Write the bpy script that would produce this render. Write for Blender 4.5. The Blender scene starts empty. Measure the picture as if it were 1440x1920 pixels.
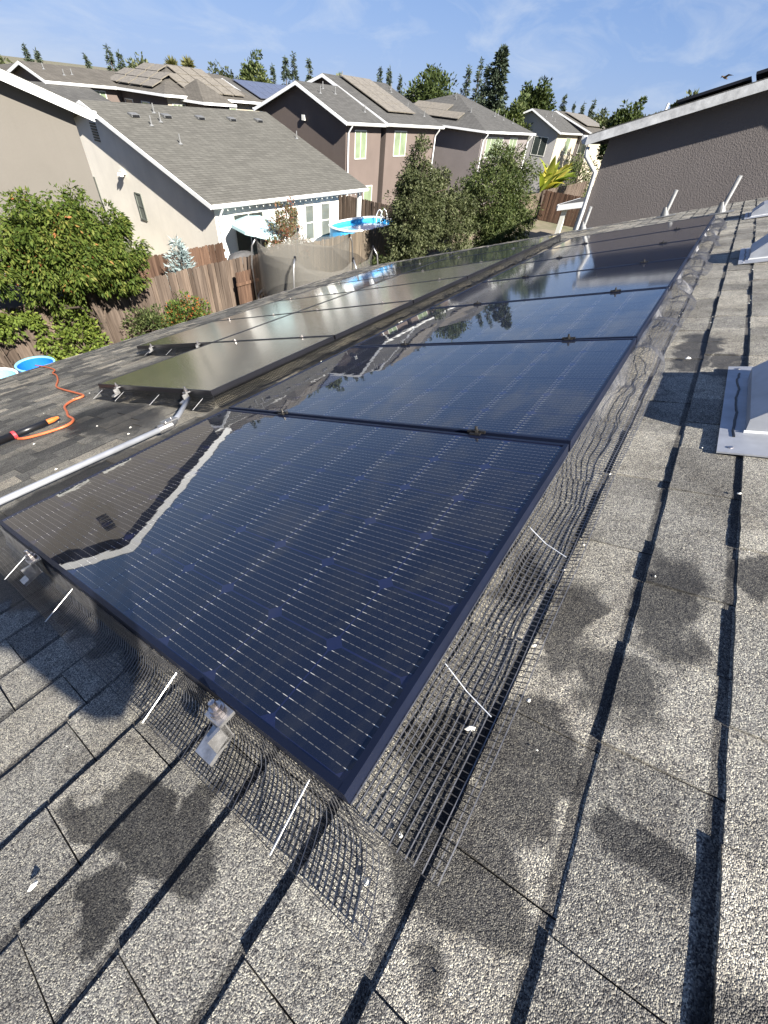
import bpy, bmesh, math, random
import numpy as np
from mathutils import Vector, Matrix, Euler

random.seed(7); rng = np.random.default_rng(7)
sc = bpy.context.scene
C = sc.collection

# ------------------------------------------------------------------ camera
# world: X runs along the roof courses (away), Y is downslope / left, Z up; origin = near upper corner of the first solar panel
S = math.radians(18.958)
CAM = Vector((-0.09255, -0.06012, 0.63840))
RIGHT = Vector((0.56526353, -0.82042381, 0.08591804))
DOWN = Vector((-0.55200428, -0.45359764, -0.69967167))
FWD = Vector((0.61299953, 0.34807175, -0.70927966))
cd = bpy.data.cameras.new('camera'); co = bpy.data.objects.new('camera', cd); C.objects.link(co)
cd.sensor_fit = 'HORIZONTAL'; cd.sensor_width = 36.0; cd.lens = 36.0 * 764.7 / 1440.0
cd.clip_start = 0.02; cd.clip_end = 6000
co.matrix_world = Matrix.Translation(CAM) @ Matrix((( RIGHT.x, -DOWN.x, -FWD.x), (RIGHT.y, -DOWN.y, -FWD.y), (RIGHT.z, -DOWN.z, -FWD.z))).to_4x4()
sc.camera = co
sc.render.resolution_x = 768; sc.render.resolution_y = 1024

# ------------------------------------------------------------------ light
SUN_EL = math.radians(35.5); SUN_AZ = math.radians(73.0)          # azimuth of travel, measured from +X
SD = Vector((math.cos(SUN_AZ) * math.cos(SUN_EL), math.sin(SUN_AZ) * math.cos(SUN_EL), -math.sin(SUN_EL)))
w = bpy.data.worlds.new('World'); sc.world = w; w.use_nodes = True
nt = w.node_tree; nt.nodes.clear()
out = nt.nodes.new('ShaderNodeOutputWorld'); bg = nt.nodes.new('ShaderNodeBackground')
sky = nt.nodes.new('ShaderNodeTexSky'); sky.sky_type = 'NISHITA'; sky.sun_disc = False
sky.sun_elevation = SUN_EL; sky.sun_rotation = math.atan2(-SD.x, -SD.y)
sky.altitude = 1800; sky.air_density = 1.0; sky.dust_density = 0.1; sky.ozone_density = 1.3
bg.inputs['Strength'].default_value = 0.05
tc = nt.nodes.new('ShaderNodeTexCoord')
mp = nt.nodes.new('ShaderNodeMapping'); mp.inputs['Rotation'].default_value = (0.0, 0.0, math.radians(-38)); mp.inputs['Scale'].default_value = (2.2, 5.5, 13.0)
cn = nt.nodes.new('ShaderNodeTexNoise'); cn.inputs['Scale'].default_value = 1.5; cn.inputs['Detail'].default_value = 9.0; cn.inputs['Roughness'].default_value = 0.6; cn.inputs['Distortion'].default_value = 0.5
cr = nt.nodes.new('ShaderNodeValToRGB'); cr.color_ramp.elements[0].position = 0.47; cr.color_ramp.elements[0].color = (0, 0, 0, 1); cr.color_ramp.elements[1].position = 0.80; cr.color_ramp.elements[1].color = (0.55, 0.55, 0.55, 1)
mx = nt.nodes.new('ShaderNodeMix'); mx.data_type = 'RGBA'
mx.inputs[7].default_value = (5.2, 5.6, 6.1, 1)
nt.links.new(tc.outputs['Generated'], mp.inputs['Vector']); nt.links.new(mp.outputs['Vector'], cn.inputs['Vector'])
nt.links.new(cn.outputs['Fac'], cr.inputs['Fac']); nt.links.new(cr.outputs['Color'], mx.inputs[0])
def vm(op, a, b):
    n = nt.nodes.new('ShaderNodeVectorMath'); n.operation = op
    for i, x in enumerate((a, b)):
        if hasattr(x, 'is_linked'): nt.links.new(x, n.inputs[i])
        else: n.inputs[i].default_value = x
    return n.outputs[0]
# hazy valley air: the glow towards the horizon is compressed evenly all round, with a cool white balance
sc_ = vm('DIVIDE', sky.outputs['Color'], vm('ADD', vm('MULTIPLY', sky.outputs['Color'], (0.27, 0.27, 0.29)), (1.0, 1.0, 1.0)))
nt.links.new(vm('MULTIPLY', sc_, (1.05, 1.38, 2.28)), mx.inputs[6]); nt.links.new(mx.outputs[2], bg.inputs['Color']); nt.links.new(bg.outputs['Background'], out.inputs['Surface'])
sl = bpy.data.lights.new('sun', 'SUN'); sl.energy = 5.0; sl.angle = math.radians(0.53); sl.color = (1.0, 0.955, 0.88)
so = bpy.data.objects.new('sun', sl); C.objects.link(so); so.location = (-10, -30, 30)
so.rotation_euler = SD.to_track_quat('-Z', 'Y').to_euler()
sc.view_settings.view_transform = 'Standard'; sc.view_settings.look = 'None'
sc.view_settings.exposure = 1.6; sc.view_settings.gamma = 1.0; sc.view_settings.use_curve_mapping = False

# ------------------------------------------------------------------ helpers
ZG = CAM.z - 6.0                                  # ground level
VA = Vector((0, math.cos(S), -math.sin(S))); NA = Vector((0, math.sin(S), math.cos(S)))
def RP(u, v, n=0.0): return Vector((u, 0, 0)) + VA * v + NA * n
ROOFROT = Euler((-S, 0, 0))
RN = -0.10                                        # roof surface, below the panel tops

class MB:
    def __init__(s): s.v = []; s.f = []; s.m = []
    def add(s, vs, fs, mi=0):
        o = len(s.v); s.v += [tuple(p) for p in vs]; s.f += [tuple(i + o for i in f) for f in fs]; s.m += [mi] * len(fs); return s
    def box(s, x0, x1, y0, y1, z0, z1, mi=0):
        return s.add([(x0,y0,z0),(x1,y0,z0),(x1,y1,z0),(x0,y1,z0),(x0,y0,z1),(x1,y0,z1),(x1,y1,z1),(x0,y1,z1)],
                     [(0,3,2,1),(4,5,6,7),(0,1,5,4),(1,2,6,5),(2,3,7,6),(3,0,4,7)], mi)
    def prism(s, poly, vec, mi=0):
        n = len(poly); P = [Vector(p) for p in poly]; Q = [p + Vector(vec) for p in P]
        return s.add(P + Q, [tuple(range(n))[::-1], tuple(range(n, 2*n))] + [(i, (i+1) % n, n + (i+1) % n, n + i) for i in range(n)], mi)
    def tube(s, pts, r, seg=6, cap=True, mi=0):
        pts = [Vector(p) for p in pts]; n = len(pts); rs = r if isinstance(r, (list, tuple)) else [r] * n
        rings = []; up = None
        for i, p in enumerate(pts):
            t = (pts[min(i+1, n-1)] - pts[max(i-1, 0)]).normalized()
            if up is None:
                up = Vector((0,0,1)) if abs(t.z) < 0.9 else Vector((1,0,0))
            a = t.cross(up).normalized(); b = a.cross(t).normalized(); up = b
            rings.append([p + (a * math.cos(k*2*math.pi/seg) + b * math.sin(k*2*math.pi/seg)) * rs[i] for k in range(seg)])
        vs = [q for g in rings for q in g]; fs = []
        for i in range(n-1):
            for k in range(seg):
                fs.append((i*seg+k, i*seg+(k+1)%seg, (i+1)*seg+(k+1)%seg, (i+1)*seg+k))
        if cap: fs += [tuple(range(seg))[::-1], tuple(range((n-1)*seg, n*seg))]
        return s.add(vs, fs, mi)
    def lathe(s, prof, c=(0,0,0), seg=24, mi=0, axis=None):
        vs = []; fs = []; n = len(prof)
        for k in range(seg):
            a = 2*math.pi*k/seg
            for r, z in prof: vs.append((c[0]+r*math.cos(a), c[1]+r*math.sin(a), c[2]+z))
        for k in range(seg):
            for i in range(n-1):
                fs.append((k*n+i, ((k+1)%seg)*n+i, ((k+1)%seg)*n+i+1, k*n+i+1))
        return s.add(vs, fs, mi)
    def mesh(s, name, mats, smooth=False):
        me = bpy.data.meshes.new(name); me.from_pydata(s.v, [], s.f); me.update()
        for m in (mats if isinstance(mats, (list, tuple)) else [mats]): me.materials.append(m)
        if any(s.m): me.polygons.foreach_set('material_index', s.m)
        if smooth: me.polygons.foreach_set('use_smooth', [True] * len(me.polygons))
        bm = bmesh.new(); bm.from_mesh(me); bmesh.ops.recalc_face_normals(bm, faces=bm.faces); bm.to_mesh(me); bm.free()
        return me
    def build(s, name, mats, parent=None, loc=None, rot=None, smooth=False):
        return link(name, s.mesh(name, mats, smooth), parent, loc, rot)

def link(name, me, parent=None, loc=None, rot=None):
    o = bpy.data.objects.new(name, me); C.objects.link(o)
    if parent: o.parent = parent
    if loc is not None: o.location = loc
    if rot is not None: o.rotation_euler = rot
    return o
def tag(o, label=None, cat=None, group=None, kind=None):
    if label: o['label'] = label
    if cat: o['category'] = cat
    if group: o['group'] = group
    if kind: o['kind'] = kind
    return o
def thing(name, label, cat, loc=(0,0,0), rot=None, group=None):
    o = bpy.data.objects.new(name, None); C.objects.link(o); o.location = loc; o.empty_display_size = 0.2
    if rot is not None: o.rotation_euler = rot
    return tag(o, label, cat, group)
KIDS = {}
def copy_tree(o, parent=None, label=None, loc=None):
    c = o.copy(); C.objects.link(c); c.parent = parent
    if parent is None:
        if label: c['label'] = label
        if loc is not None: c.location = loc
    for ch in list(o.children): copy_tree(ch, c)
    return c

# ------------------------------------------------------------------ materials
def newmat(name):
    m = bpy.data.materials.new(name); m.use_nodes = True
    return m, m.node_tree, m.node_tree.nodes['Principled BSDF']
def N(t, k, **kw):
    n = t.nodes.new(k)
    for a, b in kw.items():
        if a in n.inputs: n.inputs[a].default_value = b
        else: setattr(n, a, b)
    return n
def ramp(t, fac, stops):
    r = t.nodes.new('ShaderNodeValToRGB'); e = r.color_ramp.elements
    while len(e) < len(stops): e.new(0.5)
    for i, (p, c) in enumerate(stops):
        e[i].position = p; e[i].color = (*c, 1) if len(c) == 3 else c
    t.links.new(fac, r.inputs['Fac']); return r.outputs['Color']
def mixc(t, fac, a, b, mode='MIX'):
    m = t.nodes.new('ShaderNodeMix'); m.data_type = 'RGBA'; m.blend_type = mode
    for i, x in ((0, fac), (6, a), (7, b)):
        if hasattr(x, 'is_linked'): t.links.new(x, m.inputs[i])
        elif i == 0: m.inputs[0].default_value = x
        else: m.inputs[i].default_value = (*x, 1)
    return m.outputs[2]
def math_(t, op, a, b=None, c=None):
    m = t.nodes.new('ShaderNodeMath'); m.operation = op
    for i, x in enumerate((a, b, c)):
        if x is None: continue
        if hasattr(x, 'is_linked'): t.links.new(x, m.inputs[i])
        else: m.inputs[i].default_value = x
    return m.outputs[0]
def bump(t, h, strength, dist, normal=None):
    b = N(t, 'ShaderNodeBump', Strength=strength, Distance=dist); t.links.new(h, b.inputs['Height'])
    if normal: t.links.new(normal, b.inputs['Normal'])
    return b.outputs['Normal']
def pos(t): return N(t, 'ShaderNodeNewGeometry').outputs['Position']
def noise(t, vec, scale, detail=4, rough=0.55, dist=0.0):
    n = N(t, 'ShaderNodeTexNoise', Scale=scale, Detail=detail, Roughness=rough, Distortion=dist); t.links.new(vec, n.inputs['Vector']); return n.outputs['Fac']

def plain(name, col, rough=0.6, metal=0.0, var=0.15, vscale=8.0, bstr=0.0, bscale=60.0, bdist=0.004, spec=0.5, coat=0.0):
    m, t, b = newmat(name)
    p = pos(t); f = noise(t, p, vscale, 5)
    lo = tuple(c * (1 - var) for c in col); hi = tuple(min(1, c * (1 + var)) for c in col)
    t.links.new(ramp(t, f, [(0.3, lo), (0.7, hi)]), b.inputs['Base Color'])
    b.inputs['Roughness'].default_value = rough; b.inputs['Metallic'].default_value = metal
    b.inputs['Specular IOR Level'].default_value = spec
    if coat: b.inputs['Coat Weight'].default_value = coat; b.inputs['Coat Roughness'].default_value = 0.05
    if bstr: t.links.new(bump(t, noise(t, p, bscale, 4, 0.6), bstr, bdist), b.inputs['Normal'])
    return m

def stucco(name, col, scale=28.0, bstr=0.7, bdist=0.012, stain=0.10):
    m, t, b = newmat(name); p = pos(t)
    f = noise(t, p, 0.9, 6, 0.6); f2 = noise(t, p, 45, 3)
    c = ramp(t, f, [(0.3, tuple(x*(1-stain) for x in col)), (0.7, tuple(min(1, x*(1+stain*0.6)) for x in col))])
    c = mixc(t, math_(t, 'MULTIPLY', f2, 0.22), c, tuple(x*0.72 for x in col))
    # drips: vertical streaks of weathering
    mpn = N(t, 'ShaderNodeMapping'); mpn.inputs['Scale'].default_value = (3.0, 3.0, 0.25); t.links.new(p, mpn.inputs['Vector'])
    d = ramp(t, noise(t, mpn.outputs['Vector'], 1.6, 5, 0.65), [(0.52, (0,0,0)), (0.8, (0.16,0.16,0.16))])
    c = mixc(t, d, c, tuple(x*0.6 for x in col))
    t.links.new(c, b.inputs['Base Color']); b.inputs['Roughness'].default_value = 0.92; b.inputs['Specular IOR Level'].default_value = 0.2
    t.links.new(bump(t, noise(t, p, scale, 3, 0.55, 0.6), bstr, bdist), b.inputs['Normal'])
    return m

def far_roof(name, col):
    m, t, b = newmat(name); p = pos(t)
    sx = N(t, 'ShaderNodeSeparateXYZ'); t.links.new(p, sx.inputs[0])
    cx = N(t, 'ShaderNodeCombineXYZ')
    t.links.new(math_(t, 'ADD', sx.outputs[0], sx.outputs[1]), cx.inputs[0]); t.links.new(math_(t, 'MULTIPLY', sx.outputs[2], 3.1), cx.inputs[1])
    br = N(t, 'ShaderNodeTexBrick', Scale=1.0); br.inputs['Brick Width'].default_value = 0.31; br.inputs['Row Height'].default_value = 0.145
    br.inputs['Mortar Size'].default_value = 0.012; br.inputs['Mortar Smooth'].default_value = 0.2; br.offset = 0.37
    br.inputs['Color1'].default_value = (*[c*0.80 for c in col], 1); br.inputs['Color2'].default_value = (*[c*1.22 for c in col], 1); br.inputs['Mortar'].default_value = (*[c*0.42 for c in col], 1)
    t.links.new(cx.outputs[0], br.inputs['Vector'])
    f = noise(t, p, 0.55, 6, 0.62)
    c = mixc(t, ramp(t, f, [(0.3, (0,0,0)), (0.75, (0.35,0.35,0.35))]), br.outputs['Color'], tuple(x*1.25 for x in col))
    c = mixc(t, math_(t, 'MULTIPLY', noise(t, p, 70, 2), 0.5), c, tuple(x*0.6 for x in col))
    t.links.new(c, b.inputs['Base Color']); b.inputs['Roughness'].default_value = 0.95; b.inputs['Specular IOR Level'].default_value = 0.15
    nn = bump(t, br.outputs['Fac'], 0.5, -0.02); t.links.new(bump(t, noise(t, p, 60, 2), 0.5, 0.01, nn), b.inputs['Normal'])
    return m

# -- near shingles: mineral granules, weathering, wet stains
WET = []   # (X, Y, radius x, radius y, strength) filled below from roof coordinates
def wet(u, v, ru, rv, k=1.0): WET.append((u, v * math.cos(S) + RN * math.sin(S), ru, rv * math.cos(S), k))
for a in [(-0.19,0.30,0.055,0.13),(-0.24,0.40,0.035,0.06),(-0.15,0.22,0.06,0.07),(-0.27,0.27,0.035,0.05),
          (0.20,-0.17,0.11,0.075),(0.03,-0.13,0.10,0.10),(0.14,-0.06,0.07,0.05),(0.17,-0.33,0.035,0.06),(0.48,-0.15,0.12,0.045,0.7),(0.62,-0.30,0.16,0.05,0.55),
          (2.22,-0.22,0.30,0.085),(2.02,-0.33,0.16,0.05),(0.02,-0.43,0.10,0.04,0.8),(-0.02,-0.60,0.12,0.07,0.8),(0.75,-0.43,0.07,0.05,0.8),(0.4,-0.22,0.07,0.1,0.5),
          (-0.02,1.0,0.05,0.5),(-0.05,1.5,0.12,0.5),(0.4,2.0,0.5,0.14),(1.1,1.87,0.9,0.22),(3.0,1.87,1.8,0.26),(5.5,1.87,1.8,0.26),(0.9,2.9,0.25,0.6,0.8),(0.16,-0.045,0.10,0.05),(0.55,-0.04,0.10,0.05)]: wet(*a)
def shingle_mat():
    m, t, b = newmat('shingle_granules'); p = pos(t)
    at = N(t, 'ShaderNodeAttribute', attribute_name='tint'); oi = N(t, 'ShaderNodeObjectInfo')
    pr = math_(t, 'FRACT', math_(t, 'ADD', at.outputs['Fac'], oi.outputs['Random']))
    vo = N(t, 'ShaderNodeTexVoronoi', Scale=660.0, Randomness=1.0); t.links.new(p, vo.inputs['Vector'])
    sp = N(t, 'ShaderNodeSeparateColor'); t.links.new(vo.outputs['Color'], sp.inputs[0])
    g = ramp(t, sp.outputs[0], [(0.0, (0.040,0.040,0.042)), (0.25, (0.140,0.134,0.128)), (0.55, (0.285,0.272,0.245)), (0.84, (0.46,0.435,0.37)), (0.97, (0.70,0.66,0.53))])
    # broad tone per piece and bleaching / dirt in cloudy patches
    tone = ramp(t, pr, [(0.0, (0.70,0.69,0.68)), (0.5, (1.0,0.99,0.96)), (1.0, (1.28,1.24,1.16))])
    g = mixc(t, 1.0, g, tone, 'MULTIPLY')
    n1 = noise(t, p, 3.2, 7, 0.65); n2 = noise(t, p, 17, 6, 0.7, 0.8)
    g = mixc(t, ramp(t, n1, [(0.36,(0.75,0.75,0.75)), (0.60,(0,0,0))]), g, mixc(t, 1.0, g, (0.50,0.49,0.48), 'MULTIPLY'))
    g = mixc(t, ramp(t, n2, [(0.50,(0,0,0)), (0.72,(0.8,0.8,0.8))]), g, mixc(t, 1.0, g, (0.46,0.44,0.44), 'MULTIPLY'))
    # the lower part of the roof, rinsed and darker with its own slate tint
    sx = N(t, 'ShaderNodeSeparateXYZ'); t.links.new(p, sx.inputs[0])
    low = N(t, 'ShaderNodeMapRange'); low.inputs['From Min'].default_value = 1.4; low.inputs['From Max'].default_value = 3.0; t.links.new(math_(t, 'ADD', sx.outputs[1], math_(t, 'MULTIPLY', n1, 0.8)), low.inputs['Value'])
    lowf = low.outputs['Result']
    g = mixc(t, math_(t, 'MULTIPLY', lowf, 0.8), g, mixc(t, 1.0, g, (0.40,0.415,0.44), 'MULTIPLY'))
    g = mixc(t, lowf, g, mixc(t, 1.0, g, ramp(t, pr, [(0.0,(0.62,0.62,0.62)), (0.5,(1.0,0.98,0.95)), (0.85,(1.28,1.23,1.14)), (1.0,(1.7,1.6,1.45))]), 'MULTIPLY'))
    # dark band painted below each butt line to deepen the course shadow
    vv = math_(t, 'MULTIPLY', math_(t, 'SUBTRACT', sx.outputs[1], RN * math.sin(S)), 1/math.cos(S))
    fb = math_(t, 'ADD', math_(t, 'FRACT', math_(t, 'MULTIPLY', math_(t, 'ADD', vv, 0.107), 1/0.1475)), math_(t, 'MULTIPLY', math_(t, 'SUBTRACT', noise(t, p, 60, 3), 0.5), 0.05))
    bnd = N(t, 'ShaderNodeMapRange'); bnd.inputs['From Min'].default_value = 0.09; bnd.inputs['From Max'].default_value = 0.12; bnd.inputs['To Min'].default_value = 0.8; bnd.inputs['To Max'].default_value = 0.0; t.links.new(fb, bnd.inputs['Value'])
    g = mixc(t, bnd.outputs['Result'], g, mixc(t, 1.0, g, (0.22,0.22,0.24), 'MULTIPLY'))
    # wet stains with soft, ragged rims
    wn = noise(t, p, 22, 5, 0.6); wv = N(t, 'ShaderNodeTexNoise', Scale=11.0, Detail=3.0); t.links.new(p, wv.inputs['Vector'])
    wsp = N(t, 'ShaderNodeSeparateColor'); t.links.new(wv.outputs['Color'], wsp.inputs[0])
    wx = math_(t, 'ADD', sx.outputs[0], math_(t, 'MULTIPLY', math_(t, 'SUBTRACT', wsp.outputs[0], 0.5), 0.17)); wy = math_(t, 'ADD', sx.outputs[1], math_(t, 'MULTIPLY', math_(t, 'SUBTRACT', wsp.outputs[1], 0.5), 0.15))
    acc = None
    for (X, Y, rx, ry, k) in WET:
        dx = math_(t, 'MULTIPLY', math_(t, 'SUBTRACT', wx, X), 1/rx); dy = math_(t, 'MULTIPLY', math_(t, 'SUBTRACT', wy, Y), 1/ry)
        d = math_(t, 'SQRT', math_(t, 'ADD', math_(t, 'MULTIPLY', dx, dx), math_(t, 'MULTIPLY', dy, dy)))
        d = math_(t, 'SUBTRACT', k, math_(t, 'MULTIPLY', d, k))
        acc = d if acc is None else math_(t, 'MAXIMUM', acc, d)
    acc = math_(t, 'ADD', acc, math_(t, 'MULTIPLY', math_(t, 'SUBTRACT', wn, 0.5), 0.25))
    acc = math_(t, 'ADD', acc, math_(t, 'MULTIPLY', math_(t, 'SUBTRACT', wv.outputs['Fac'], 0.5), 0.1))
    wr = N(t, 'ShaderNodeMapRange'); wr.inputs['From Min'].default_value = -0.06; wr.inputs['From Max'].default_value = 0.16; t.links.new(acc, wr.inputs['Value'])
    wf = wr.outputs['Result']
    g = mixc(t, math_(t, 'MULTIPLY', wf, 0.92), g, mixc(t, 1.0, g, (0.22,0.22,0.23), 'MULTIPLY'))
    t.links.new(g, b.inputs['Base Color'])
    t.links.new(math_(t, 'SUBTRACT', 0.95, math_(t, 'MULTIPLY', wf, 0.45)), b.inputs['Roughness'])
    b.inputs['Specular IOR Level'].default_value = 0.28
    h = math_(t, 'ADD', math_(t, 'MULTIPLY', vo.outputs['Distance'], -1.0), math_(t, 'MULTIPLY', sp.outputs[1], 0.7))
    nn = bump(t, h, 0.75, 0.0014); nn = bump(t, noise(t, p, 190, 3, 0.6), 0.5, 0.0024, nn); nn = bump(t, n2, 0.4, 0.004, nn)
    t.links.new(nn, b.inputs['Normal'])
    return m
M = {}
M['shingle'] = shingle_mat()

# -- solar glass: dark cells under wet glass (a clear coat with faint water ripples)
def solar_mat(name, col, lines=False, wetness=1.0, grid=False, base_rough=0.55, ripple=1.0, dust=(0.05,0.048,0.045), dustamt=0.15, coat=1.0, ior=1.5):
    m, t, b = newmat(name); p = pos(t)
    c = None
    tcn = N(t, 'ShaderNodeTexCoord'); sx = N(t, 'ShaderNodeSeparateXYZ'); t.links.new(tcn.outputs['Object'], sx.inputs[0])
    base = ramp(t, noise(t, p, 5, 4), [(0.3, tuple(x*0.85 for x in col)), (0.7, tuple(x*1.15 for x in col))])
    if lines:
        q = math_(t, 'MULTIPLY', math_(t, 'ADD', sx.outputs[0], 0.0775), 1/0.0172)
        fr = math_(t, 'ABSOLUTE', math_(t, 'SUBTRACT', math_(t, 'FRACT', q), 0.5))
        ln = math_(t, 'LESS_THAN', fr, 0.030)
        dash = math_(t, 'GREATER_THAN', math_(t, 'FRACT', math_(t, 'MULTIPLY', math_(t, 'ADD', sx.outputs[1], 0.08), 1/0.0135)), 0.28)
        edge = math_(t, 'GREATER_THAN', math_(t, 'ABSOLUTE', sx.outputs[1]), 0.069)
        k = math_(t, 'MULTIPLY', ln, math_(t, 'ADD', math_(t, 'MULTIPLY', dash, 0.20), math_(t, 'ADD', math_(t, 'MULTIPLY', edge, 0.65), 0.03)))
        fing = math_(t, 'LESS_THAN', math_(t, 'ABSOLUTE', math_(t, 'SUBTRACT', math_(t, 'FRACT', math_(t, 'MULTIPLY', sx.outputs[1], 1/0.0017)), 0.5)), 0.06)
        base = mixc(t, math_(t, 'MULTIPLY', fing, 0.05), base, (0.4,0.4,0.42))
        base = mixc(t, k, base, (0.62,0.59,0.52))
    if grid:
        for ax, pitch, wd in ((0, 0.1655, 0.012), (1, 0.1635, 0.012)):
            fr = math_(t, 'ABSOLUTE', math_(t, 'SUBTRACT', math_(t, 'FRACT', math_(t, 'MULTIPLY', math_(t, 'ADD', sx.outputs[ax], -0.012), 1/pitch)), 0.5))
            base = mixc(t, math_(t, 'MULTIPLY', math_(t, 'GREATER_THAN', fr, 0.5-wd), 0.8), base, (0.012,0.017,0.05))
    dn = ramp(t, noise(t, p, 7, 6, 0.7), [(0.4,(0,0,0)), (0.8,(dustamt,)*3)])
    base = mixc(t, dn, base, dust)
    t.links.new(base, b.inputs['Base Color']); b.inputs['Roughness'].default_value = base_rough; b.inputs['Specular IOR Level'].default_value = 0.1
    b.inputs['Coat Weight'].default_value = coat; b.inputs['Coat IOR'].default_value = ior; b.inputs['Coat Roughness'].default_value = wetness
    if ripple:
        mpn = N(t, 'ShaderNodeMapping'); mpn.inputs['Scale'].default_value = (1.0, 1.0, 1.0); t.links.new(p, mpn.inputs['Vector'])
        # water lingers towards the low edge of each panel, where the ripples are strongest
        n1 = noise(t, mpn.outputs['Vector'], 16, 2, 0.45, 0.4); n2 = noise(t, mpn.outputs['Vector'], 5, 2, 0.5)
        nn = bump(t, n1, 1.0, 0.00011 * ripple); nn = bump(t, n2, 1.0, 0.00035 * ripple, nn)
        t.links.new(nn, b.inputs['Coat Normal'])
    return m
M['cell'] = solar_mat('solar_cell', (0.0026,0.0044,0.0125), lines=True, wetness=0.012, ripple=0.8, dustamt=0.08, ior=1.65)
M['backsheet'] = solar_mat('solar_backsheet', (0.010,0.0135,0.045), wetness=0.012, ripple=0.8, ior=1.65)
M['wetpanel'] = solar_mat('solar_glass_wet', (0.0035,0.0060,0.020), grid=True, wetness=0.06, ripple=0.6, ior=2.1)
M['drypanel'] = solar_mat('solar_glass_matt', (0.115,0.104,0.068), grid=False, wetness=0.155, ripple=0.0, dustamt=0.35, ior=2.6, dust=(0.10,0.09,0.065))  # tan dust base, also raised to stand in for the golden wall reflection
M['far_panel'] = solar_mat('solar_glass_dusty', (0.15,0.132,0.104), wetness=0.35, ripple=0.0, dust=(0.26,0.23,0.18), dustamt=0.9, coat=0.35)
M['blue_panel'] = solar_mat('solar_glass_blue', (0.085,0.092,0.125), wetness=0.12, ripple=0.0)
M['frame'] = plain('black_anodised_frame', (0.006,0.009,0.022), 0.42, 0.0, spec=0.28)
M['frame_side'] = plain('black_frame_far', (0.014,0.014,0.018), 0.4, 0.3)
M['alu'] = plain('aluminium', (0.42,0.41,0.40), 0.40, 0.85, var=0.3, vscale=60, bstr=0.2, bscale=300, bdist=0.001)
M['pipe'] = plain('dull_pipe', (0.19,0.19,0.185), 0.6, 0.2, var=0.25, vscale=20)
M['ventgrey'] = plain('grey_painted_vent', (0.16,0.16,0.155), 0.6, 0.2, var=0.2, vscale=9)
M['steel'] = plain('stainless', (0.55,0.50,0.47), 0.3, 1.0, var=0.3, vscale=90)
M['darksteel'] = plain('dark_clamp', (0.07,0.065,0.06), 0.4, 0.8, var=0.3, vscale=90)
M['galv'] = plain('galvanised_sheet', (0.36,0.37,0.39), 0.5, 0.35, var=0.14, vscale=14, bstr=0.15, bscale=25, bdist=0.004)
M['mesh'] = plain('black_coated_wire', (0.13,0.128,0.132), 0.32, 0.6, var=0.3, vscale=40, spec=0.8, coat=0.6)
M['meshblack'] = plain('black_vinyl_wire', (0.010,0.010,0.010), 0.4, 0.0, var=0.2)
M['tar'] = plain('black_sealant', (0.012,0.012,0.013), 0.4, var=0.3)
M['rod'] = plain('zinc_rod', (0.70,0.69,0.66), 0.3, 0.8)
M['tie'] = plain('pale_plastic_tie', (0.55,0.57,0.60), 0.35)
M['chip'] = plain('pale_debris', (0.72,0.69,0.60), 0.8, var=0.25, vscale=300)
M['white'] = plain('white_paint', (0.80,0.80,0.78), 0.55, var=0.06, vscale=3)
M['fascia_grey'] = plain('weathered_white_paint', (0.45,0.45,0.44), 0.7, var=0.3, vscale=7, bstr=0.3, bscale=40)
M['drip'] = plain('dusty_gutter_paint', (0.34,0.30,0.275), 0.6, var=0.15, vscale=9)
M['vinyl'] = plain('window_vinyl', (0.62,0.61,0.55), 0.5, var=0.05)
M['deck'] = plain('roof_deck', (0.03,0.03,0.03), 0.95)
M['taupe'] = stucco('taupe_stucco', (0.158,0.144,0.124), 30, 0.35, 0.006, 0.05)
M['cream'] = stucco('cream_stucco', (0.76,0.71,0.62), 24, 0.4, 0.010)
M['whitewall'] = stucco('white_stucco', (0.78,0.77,0.73), 24, 0.25, 0.006, 0.04)
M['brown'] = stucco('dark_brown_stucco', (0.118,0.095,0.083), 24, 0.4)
M['brownlit'] = stucco('sunlit_brown_stucco', (0.150,0.118,0.102), 24, 0.4)  # lighter copy of the brown stucco, sunlit tone painted into sun-facing walls
M['greybrown'] = stucco('grey_brown_stucco', (0.150,0.133,0.125), 42, 0.8, 0.014, 0.08)
M['mauve'] = stucco('mauve_grey_stucco', (0.205,0.180,0.172), 24, 0.4)
M['lightgrey'] = stucco('light_grey_stucco', (0.36,0.345,0.33), 24, 0.4)
M['navy'] = stucco('navy_siding', (0.045,0.060,0.075), 24, 0.3)
M['beige'] = stucco('beige_stucco', (0.43,0.38,0.29), 24, 0.4)
M['roofA'] = far_roof('grey_roof_shingles', (0.113,0.108,0.094))
M['roofB'] = far_roof('brown_grey_roof_shingles', (0.108,0.098,0.084))
M['roofC'] = far_roof('slate_roof_shingles', (0.092,0.089,0.083))
def glass_mat(name, col, rough=0.06):
    m, t, b = newmat(name); p = pos(t)
    t.links.new(ramp(t, noise(t, p, 1.7, 3), [(0.3, tuple(x*0.8 for x in col)), (0.7, tuple(x*1.2 for x in col))]), b.inputs['Base Color'])
    b.inputs['Roughness'].default_value = rough; b.inputs['Coat Weight'].default_value = 1.0; b.inputs['Coat Roughness'].default_value = 0.02
    return m
M['pane'] = glass_mat('window_pane_green_blind', (0.20,0.25,0.15), 0.4)
M['panedark'] = glass_mat('window_pane_dark', (0.045,0.055,0.05), 0.15)
M['panegrey'] = glass_mat('window_pane_screen', (0.13,0.14,0.12), 0.4)
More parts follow.
